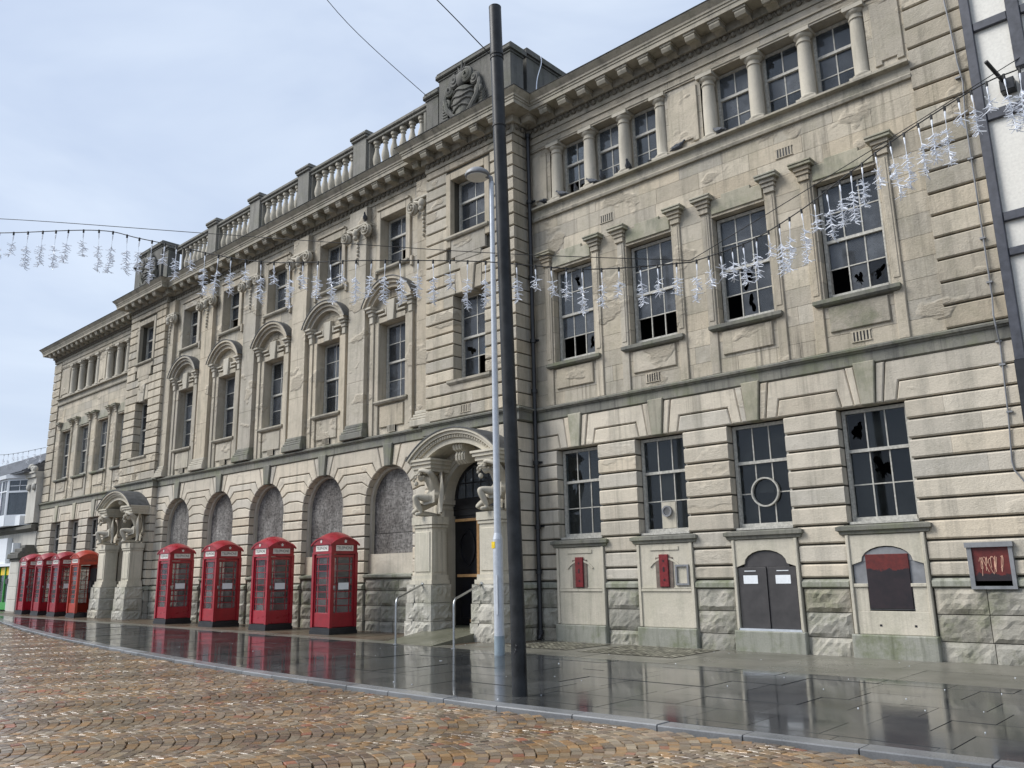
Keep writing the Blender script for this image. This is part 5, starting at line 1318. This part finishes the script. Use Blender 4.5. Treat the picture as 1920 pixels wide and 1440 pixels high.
# ================================================================== POLES AND RAILS
t = thing('utility_pole', 'tall dark grey steel pole standing close to the kerb', 'pole', (-7.69, 8.47, gz(-7.69)))
m = MB(); top = (-7.93, 8.47, 10.31); m.tube([(-7.69, 8.47, gz(-7.69) - .05), (-7.70, 8.47, .9), (-7.82, 8.47, 5.6), top], [.102, .100, .099, .098], 20); put('shaft', m.mesh('shaft', 'pole', True), t)
m = MB(); m.lathe([(.10, 0), (.10, .015), (.06, .035), (.01, .04)], top[0], top[1], 20, top[2]); put('end_cap', m.mesh('end_cap', 'pole', True), t)
for z in (9.44, 9.38, 8.20):
    u = z / 10.34; cx_ = -7.69 - .24 * u; m = MB(); v, f = [], []
    m.lathe([(.10, 0), (.108, .002), (.108, .028), (.10, .03)], cx_, 8.47, 20, z); put('strap', m.mesh('strap', 'cable'), t)
m = MB()
for k in range(9): m.ball((-7.665 + rnd.uniform(-.03, .02), 8.47 - .098 + rnd.uniform(0, .006), .45 + k * .018 + rnd.uniform(-.01, .01)), .016, .006, .02, 6, 4)
put('rusted_hole', m.mesh('rusted_hole', 'black'), t)
t = thing('lamp_post', 'slim pale galvanised lamp post with round disc lamp head', 'lamp post', (-11.63, 12.25, gz(-11.63)))
m = MB(); m.tube([(-11.63, 12.25, -.05), (-11.63, 12.25, .35)], .103, 16); put('painted_base', m.mesh('painted_base', 'galvbase', True), t)
m = MB(); m.tube([(-11.63, 12.25, .35), (-11.635, 12.25, 2.2)], .1, 16); m.lathe([(.10, 0), (.075, .12)], -11.635, 12.25, 16, 2.2); m.tube([(-11.635, 12.25, 2.3), (-11.66, 12.25, 9.95)], .073, 14, .05); put('shaft', m.mesh('shaft', 'galv', True), t)
m = MB(); m.box(-11.60, -11.56, 12.141, 12.152, .75, 1.5); put('access_door', m.mesh('access_door', 'galv'), t)
m = MB(); m.box(-11.71, -11.62, 12.146, 12.152, 2.02, 2.15); put('yellow_sticker', m.mesh('yellow_sticker', 'yellow'), t)
m = MB(); hx, hy, hz = -11.90, 12.05, 10.08
m.lathe([(.0, 0), (.25, .0), (.275, .02), (.28, .05), (.25, .11), (.17, .17), (.06, .20), (.0, .205)], hx, hy, 24, hz); lh = put('lamp_head', m.mesh('lamp_head', 'grey', True), t)
m = MB(); m.lathe([(.0, 0), (.235, .0), (.235, -.012), (.0, -.03)], hx, hy, 24, hz - .002); put('diffuser', m.mesh('diffuser', 'sign', True), lh)
m = MB(); m.tube([(-11.66, 12.25, 9.9), (-11.67, 12.24, 10.05), (-11.74, 12.17, 10.10)], .05, 10); put('spigot', m.mesh('spigot', 'grey', True), t)
def handrail(xb, yb, xe, ye, ze, label):
    t = thing('handrail', label, 'handrail', (xb, yb, gz(xb)), group='stainless handrails at the entrance ramp'); m = MB(); g = gz(xb); pts = [(xb, yb, g), (xb, yb, g + .84)]
    d = Vector((xe - xb, ye - yb, ze - (g + 1.02)));
    for k in range(1, 7):
        a = k / 6; pts.append((xb + d.x * .13 * a * a, yb + d.y * .13 * a * a, g + .84 + .20 * math.sin(a * math.pi / 2)))
    pts.append((xe, ye, ze)); m.tube(pts, .025, 12); put('tube', m.mesh('tube', 'steel', True), t)
    m = MB(); m.lathe([(.06, 0), (.06, .012), (.03, .014)], xb, yb, 14, g); put('base_flange', m.mesh('base_flange', 'steel'), t)
    m = MB(); m.tube([(xe, ye, ze), (xe, ye + .03, ze)], .05, 12); put('wall_flange', m.mesh('wall_flange', 'steel'), t)
handrail(-15.33, 12.72, -16.10, 14.19, 1.30, 'bent stainless handrail on the left of the entrance ramp')
handrail(-13.40, 12.71, -14.03, 14.19, 1.30, 'bent stainless handrail on the right of the ramp, by the lamp post')

# ================================================================== NEIGHBOURS
t = thing('timber_framed_building', 'white rendered building with dark blue grey timber framing at the right edge', 'building', (0, 15.6, gz(0)))
Yt = 15.38; xe = 3.2
m = MB(); m.box(XR + .01, xe, Yt + .06, 24, -.2, 14); put('rendered_wall', m.mesh('rendered_wall', 'render'), t)
for a, b, z0, z1 in ((XR + .005, XR + .16, 4.78, 13.9), (-2.14, -1.94, 9.85, 13.9), (-2.12, -1.93, 4.78, 9.72), (-1.1, -.9, 4.78, 13.9), (.1, .3, 4.78, 13.9), (1.3, 1.5, 4.78, 13.9), (2.6, 2.8, 4.78, 13.9)):
    m = MB(); m.prism(rectp(a, b, z0, z1), Yt - .03, Yt + .08, .01); put('timber_post', m.mesh('timber_post', 'timber'), t)
for z0, z1 in ((10.82, 10.98), (9.06, 9.24), (7.18, 7.34), (6.56, 6.70), (12.6, 12.76)):
    for a, b in ((XR + .165, -2.145), (-1.935, -1.105), (-.895, .095), (.305, 1.295), (1.505, 2.595)):
        m = MB(); m.prism(rectp(a, b, z0, z1), Yt - .01, Yt + .08, .01); put('timber_beam', m.mesh('timber_beam', 'timber'), t)
m = MB(); m.box(XR + .005, xe, Yt - .1, Yt + .1, -.15, 4.77); put('dark_shopfront', m.mesh('dark_shopfront', 'black'), t)
t = thing('floodlight', 'black floodlight on an arm fixed to the white rendered wall', 'floodlight', (-2.35, Yt, 9.6))
m = MB(); m.tube([(-2.30, Yt + .06, 9.60), (-2.36, Yt - .25, 9.66), (-2.47, Yt - .55, 9.86)], .035, 8); put('arm', m.mesh('arm', 'black', True), t)
m = MB(); m.prism(rectp(-2.40, -2.18, 9.44, 9.66), Yt - .14, Yt + .055, .012); put('lamp_housing', m.mesh('lamp_housing', 'black'), t)

S = thing('corner_shop', 'pale two storey shop with white bay window and slate roof at far left', 'building', (-52, 15.5, gz(-52)))
def sp(mb, name, mt, par=None, **k): return put(name, mb.mesh(name, mt, k.get('smooth', False)), par or S)
m = MB(); m.box(-64, -47.42, 15.45, 24, -.2, 4.3); m.box(-64, -48.2, 15.6, 24, 4.3, 7.0); sp(m, 'wall', 'palewall')
m = MB(); m.box(-48.7, -47.45, 15.25, 15.7, 4.55, 6.55); sp(m, 'pilaster', 'palewall')
m = MB(); m.box(-48.85, -47.43, 15.12, 15.8, 6.9, 7.12); m.box(-48.75, -47.45, 15.2, 15.75, 6.55, 6.9); m.box(-48.95, -47.42, 15.05, 15.85, 7.12, 7.2)
for k in range(7): m.ball((-48.5 + k * .16, 15.15 + rnd.uniform(-.03, .03), 7.36 + .14 * math.sin(k)), .15, .14, .16, 8, 6)
for s in (-.4, .35): m.ball((-48.07 + s, 15.2, 6.42), .17, .12, .2, 10, 6)
sp(m, 'carved_capital', 'palewall')
sp(sweep([(-64, 15.45), (-47.42, 15.45)], [(0, 4.12), (.1, 4.15), (.18, 4.24), (.28, 4.27), (.28, 4.42), (.0, 4.5), (-.1, 4.5), (-.1, 4.12)]), 'cornice', 'dark')
# bay window
by0, by1 = 14.75, 15.6
m = MB()
m.box(-64, -50.3, by0, by1, 4.5, 5.0); m.box(-50.3, -49.0, by0 + .35, by1, 4.5, 5.0)
bpath = [(-64, by0), (-50.35, by0), (-49.0, by1 - .1)]
m2 = sweep(bpath, [(0, 7.0), (.12, 7.02), (.14, 7.22), (.0, 7.26), (-.6, 7.26), (-.6, 7.0)]); sp(m2, 'bay_fascia', 'upvc')
m.box(-64, -50.3, by0 + .05, by1, 6.98, 7.03)
sp(m, 'bay_base', 'upvc')
x_ = -50.35; kx = 0
while x_ > -58:
    wv = MB(); xa, xb = x_ - .92, x_
    for a, b, c0, d0 in ((xa, xa + .07, 5.0, 7.0), (xb - .07, xb, 5.0, 7.0), (xa + .07, xb - .07, 5.0, 5.08), (xa + .07, xb - .07, 6.92, 7.0), (xa + .07, xb - .07, 6.32, 6.39)): wv.box(a, b, by0, by0 + .08, c0, d0)
    wv.box((xa + xb) / 2 - .015, (xa + xb) / 2 + .015, by0 + .02, by0 + .06, 6.39, 6.92)
    wo = sp(wv, 'bay_window', 'upvc')
    put('pane', PANE_ME['glass_up'], wo, loc=(x_ - .46, by0 + .04, 5.70), scale=(.78, 1, 1.24)); put('pane', PANE_ME['glass_up'], wo, loc=(x_ - .46, by0 + .04, 6.65), scale=(.78, 1, .53)); x_ -= .93
L = Vector((-49.05 + 50.32, by1 - .1 - by0)); ang = math.atan2(L.y, L.x); ln = L.length
wv = MB()
for a, b, c0, d0 in ((0, .10, 4.5, 7.0), (ln - .1, ln, 4.5, 7.0), (.1, ln - .1, 4.5, 5.08), (.1, ln - .1, 6.90, 7.0), (.1, ln - .1, 6.26, 6.36)): wv.box(a, b, 0, .08, c0, d0)
wv.box(ln / 2 - .015, ln / 2 + .015, .02, .06, 6.36, 6.90); wv.box(.1, ln - .1, .02, .055, 6.61, 6.64)
wo = put('bay_window', wv.mesh('bay_window', 'upvc'), S, loc=(-50.32, by0, 0), rz=ang)
put('pane', PANE_ME['glass_up'], wo, loc=(ln / 2, .04, 5.67), scale=(ln - .2, 1, 1.18), world=False); put('pane', PANE_ME['glass_up'], wo, loc=(ln / 2, .04, 6.63), scale=(ln - .2, 1, .54), world=False)
# slate roof: rows of slates
sl = MB()
for r in range(12):
    z0 = 7.27 + r * .145; y0 = 14.75 + r * .24
    x_ = -64 + (.15 if r % 2 else 0)
    while x_ < -48.6 + r * .04:
        sl.tone = rnd.uniform(-.5, .5); sl.add([(x_, y0, z0 + .02 + rnd.uniform(0, .01)), (x_ + .29, y0, z0 + .02 + rnd.uniform(0, .01)), (x_ + .29, y0 + .30, z0 + .17), (x_, y0 + .30, z0 + .17), (x_, y0, z0), (x_ + .29, y0, z0)], [(0, 1, 2, 3), (4, 5, 1, 0)]); x_ += .30
so = sp(sl, 'slates', 'slate'); so['kind'] = 'stuff'
m = MB(); m.prism([(-64, 7.2), (-48.2, 7.2), (-48.2, 7.26), (-64, 7.26)], 14.8, 24); m.add([(-64, 14.80, 7.25), (-48.25, 14.80, 7.25), (-48.25, 17.6, 8.93), (-64, 17.6, 8.93), (-48.25, 17.6, 7.25), (-64, 17.6, 7.25)], [(0, 1, 2, 3), (1, 4, 2), (3, 2, 4, 5)]); sp(m, 'roof_deck', 'slate')
m = MB(); m.box(-64, -48.2, 17.5, 17.75, 8.88, 9.02); sp(m, 'ridge', 'slate')
# shop ground floor
m = MB(); m.box(-64, -50.9, 15.2, 15.44, 2.55, 3.9); sp(m, 'sign_board', 'upvc')
m = MB(); m.box(-49.75, -49.58, 15.1, 15.44, gz(-51), 3.6); m.box(-64, -49.76, 15.1, 15.3, 2.4, 2.55); sp(m, 'white_corner_post', 'upvc')
m = MB(); m.box(-64, -49.77, 15.22, 15.4, gz(-51), .55)
for k in range(8): m.box(-49.87 - k * .95, -49.77 - k * .95, 15.22, 15.4, .55, 2.38)
sp(m, 'green_shopfront', 'green')
for k in range(7): put('shop_pane', PANE_ME['glass_up'], S, loc=(-50.3 - k * .95, 15.3, 1.45), scale=(.85, 1, 1.8))
m = MB(); m.box(-51.6, -49.9, 15.27, 15.29, 1.95, 2.35); sp(m, 'yellow_poster', 'yellow')
m = MB(); m.box(-50.0, -49.62, 15.04, 15.09, 1.5, 1.75); sp(m, 'black_letter_box', 'black')
# stone gate pier with cap, at the end of the row of boxes
t = thing('stone_gate_pier', 'weathered stone gate pier with stepped cap beside the last telephone box', 'gate pier', (-47.75, 15.0, gz(-47.75)))
m = MB(); z = gz(-48.6)
for za, zb in ((z - .05, .7), (.705, 1.35), (1.355, 2.0), (2.005, 2.6)): m.prism(rectp(-48.4, -47.1, za, zb), 14.7, 15.42, .02)
put('shaft', m.mesh('shaft', 'palewall'), t)
m = MB()
for e, za, zb in ((.05, 2.6, 2.72), (.14, 2.722, 2.98), (.06, 2.982, 3.06), (-.1, 3.062, 3.25), (-.28, 3.252, 3.42)): m.prism(rectp(-48.4 - e, -47.1 + e, za, zb), 14.7 - e, 15.42 + .0, .03)
put('stepped_cap', m.mesh('stepped_cap', 'dark'), t)

# ================================================================== LIGHT STRINGS AND WIRES
CL = []
for vi in range(8):
    r_ = random.Random(40 + vi); m = MB(); L = (.30, .46, .58, .66, .74, .84, .40, .62)[vi]
    m.cm = 1; m.tube([(0, 0, .03), (0, 0, -.05)], .022, 6); m.cm = 0
    m.tube([(0, 0, -.05), (0, 0, -.09), (0, 0, -.16), (0, 0, -.20)], [.009, .015, .012, .005], 6)
    sw = r_.uniform(-.05, .05)
    m.tube([(sw * t, 0, -.18 - (L - .0) * t) for t in (0, .25, .5, .75, 1)], .005, 4)
    n = int(L * 70)
    for k in range(n):
        t = .22 + .78 * (k + r_.random()) / n; a = r_.uniform(0, 2 * math.pi); l = r_.uniform(.07, .135); dz = r_.uniform(-.09, .05)
        p = Vector((sw * t, 0, -.18 - L * t)); m.tube([p, p + Vector((math.cos(a) * l, math.sin(a) * l, dz))], .0085, 4, .006)
    CL.append(m.mesh('icicle_light', ['led', 'cable']))
def light_string(name, label, pts, spacing, scale=1.0, base=None, skip=(0, 0)):
    P = cr(pts, 14); t = thing(name, label, 'light string', tuple(P[0]), group='white icicle light strings'); m = MB(); m.tube(P, .011, 6); put('cable', m.mesh('cable', 'cable'), t)
    acc = spacing * .5; k = 0; r_ = random.Random(len(pts) * 13)
    for a, b in zip(P, P[1:]):
        d = (b - a).length
        while acc < d:
            p = a + (b - a) * (acc / d); o = put('icicle_light', CL[r_.randrange(8)], t, loc=p - Vector((0, 0, .015)), rz=r_.uniform(0, 6.28), scale=(scale,) * 3); o.rotation_euler.x = r_.uniform(-.06, .06); o.rotation_euler.y = r_.uniform(-.06, .06); acc += spacing * r_.uniform(.85, 1.15)
        acc -= d
A = [(-24.5, 3.8, 10.1), (-21.6, 5.54, 9.74), (-19.38, 6.93, 9.55), (-18.3, 7.62, 9.20), (-15.89, 9.07, 8.40), (-13.30, 10.17, 8.0), (-11.24, 11.43, 7.75), (-9.38, 12.55, 7.38), (-7.60, 13.50, 7.29)]
light_string('light_string', 'long sagging string of white icicle lights across the street to the tie point', A, .36)
Bp = [(-7.60, 13.50, 7.29), (-6.5, 13.72, 7.45), (-5.52, 13.85, 7.80), (-4.6, 13.85, 8.2), (-3.83, 13.88, 8.54), (-2.54, 14.10, 9.06), (-1.89, 14.25, 9.20), (-.6, 14.8, 9.55), (.2, 15.34, 9.85)]
light_string('light_string', 'string of white icicle lights rising to the timber framed building at the right', Bp, .235)
light_string('light_string', 'distant string of drop lights over the shop roof at far left', [(-58, 13.0, 10.6), (-54, 13.7, 9.0), (-50.5, 14.3, 8.3), (-47.35, 15.45, 8.45)], .40, .8)
def wire(label, pts, r=.008, mt='cable'):
    P = cr(pts, 8); m = MB(); m.tube(P, r, 6); m.v = [tuple(Vector(v_) - P[0]) for v_ in m.v]; m.obj('overhead_wire', mt, None, loc=tuple(P[0]), label=label, cat='wire', group='overhead wires')
wire('thin support wire running above the long light string', [(-24.5, 3.8, 10.5), (-21.54, 5.49, 10.07), (-16.9, 8.55, 9.2), (-11.24, 11.43, 7.95), (-7.60, 13.50, 7.33)])
wire('straight support wire from the tie point up to the timber post', [(-7.60, 13.50, 7.33), (-4.7, 14.55, 8.75), (-2.0, 15.37, 10.02)])
wire('overhead wire from the street to the attic block with the cartouche', [(-16.2, 9.4, 17.2), (-16.55, 11.8, 16.2), (-16.70, 14.92, 15.36)], .010)
wire('short overhead wire ending at the strap of the tall dark pole', [(-9.4, 6.1, 11.75), (-8.6, 7.35, 10.6), (-7.97, 8.37, 9.46)], .008)
wire('slack white cable hanging on the attic block beside the parapet', [(-13.42, 16.2, 15.86), (-13.33, 16.1, 15.5), (-13.25, 15.8, 14.8), (-13.1, 15.55, 13.82)], .014, 'led')

# ================================================================== PIGEONS
def pigeon_mesh():
    m = MB()
    prof = [(-.17, .02, .012, .01), (-.10, .035, .04, .022), (-.04, .06, .058, .055), (.03, .075, .062, .066), (.08, .095, .052, .058), (.115, .125, .034, .036), (.13, .15, .027, .028), (.145, .168, .027, .027), (.165, .172, .02, .02), (.178, .168, .008, .008)]
    rings = []
    for x_, z_, ry, rz__ in prof: rings.append([(x_, ry * math.cos(2 * math.pi * j / 10), .055 + z_ + rz__ * math.sin(2 * math.pi * j / 10)) for j in range(10)])
    m.loft(rings); m.tube([(.172, 0, .222), (.20, 0, .214)], [.006, .002], 5)
    for s in (-1, 1):
        m.tube([(.02, s * .025, .07), (.025, s * .025, .0)], .005, 4)
        m.loft([[(x_, s * (.055 + .006 * k), z_) for x_, z_ in ((.08, .15), (.0, .17), (-.15, .09), (-.06, .085), (.06, .11))] for k in (0, 1)])
    return m.mesh('pigeon', 'pigeon', True)
PG = pigeon_mesh(); r_ = random.Random(5)
LB = ['pigeon at the end of the sill next to the rain pipe', 'pigeon on the sill beside the first upper column', 'pigeon in the first upper window with a broken pane', 'pigeon standing at the foot of the second upper column', 'pigeon on the sill just right of the second upper column', 'pigeon in the second upper window', 'pigeon at the left of the third upper window', 'pigeon at the right corner of the third upper window', 'pigeon alone on the sill under the blank panel between window groups', 'pigeon beside the first column of the right hand window group']
for k, (x_, lb) in enumerate(zip((-12.86, -12.24, -11.90, -11.27, -10.97, -10.62, -10.20, -9.62, -8.85, -7.78), LB)):
    y_ = Yw - .06 if k not in (2, 5, 7) else Yw + .1
    o = put('pigeon', PG, None, loc=(x_, y_, 10.845), rz=r_.choice((.2, -.4, 3.3, 2.8, 1.7, -1.2)), scale=(1.1,) * 3, label=lb, cat='pigeon', group='pigeons on the upper sill')
put('pigeon', PG, None, loc=(PIL[3] + .42, Yc - .22, 12.38), rz=-.8, scale=(1.1,) * 3, label='pigeon perched on a scrolled pilaster capital under the cornice', cat='pigeon', group='pigeons on the upper sill')
for o in bpy.data.objects:
    if '_w' in o: del o['_w']
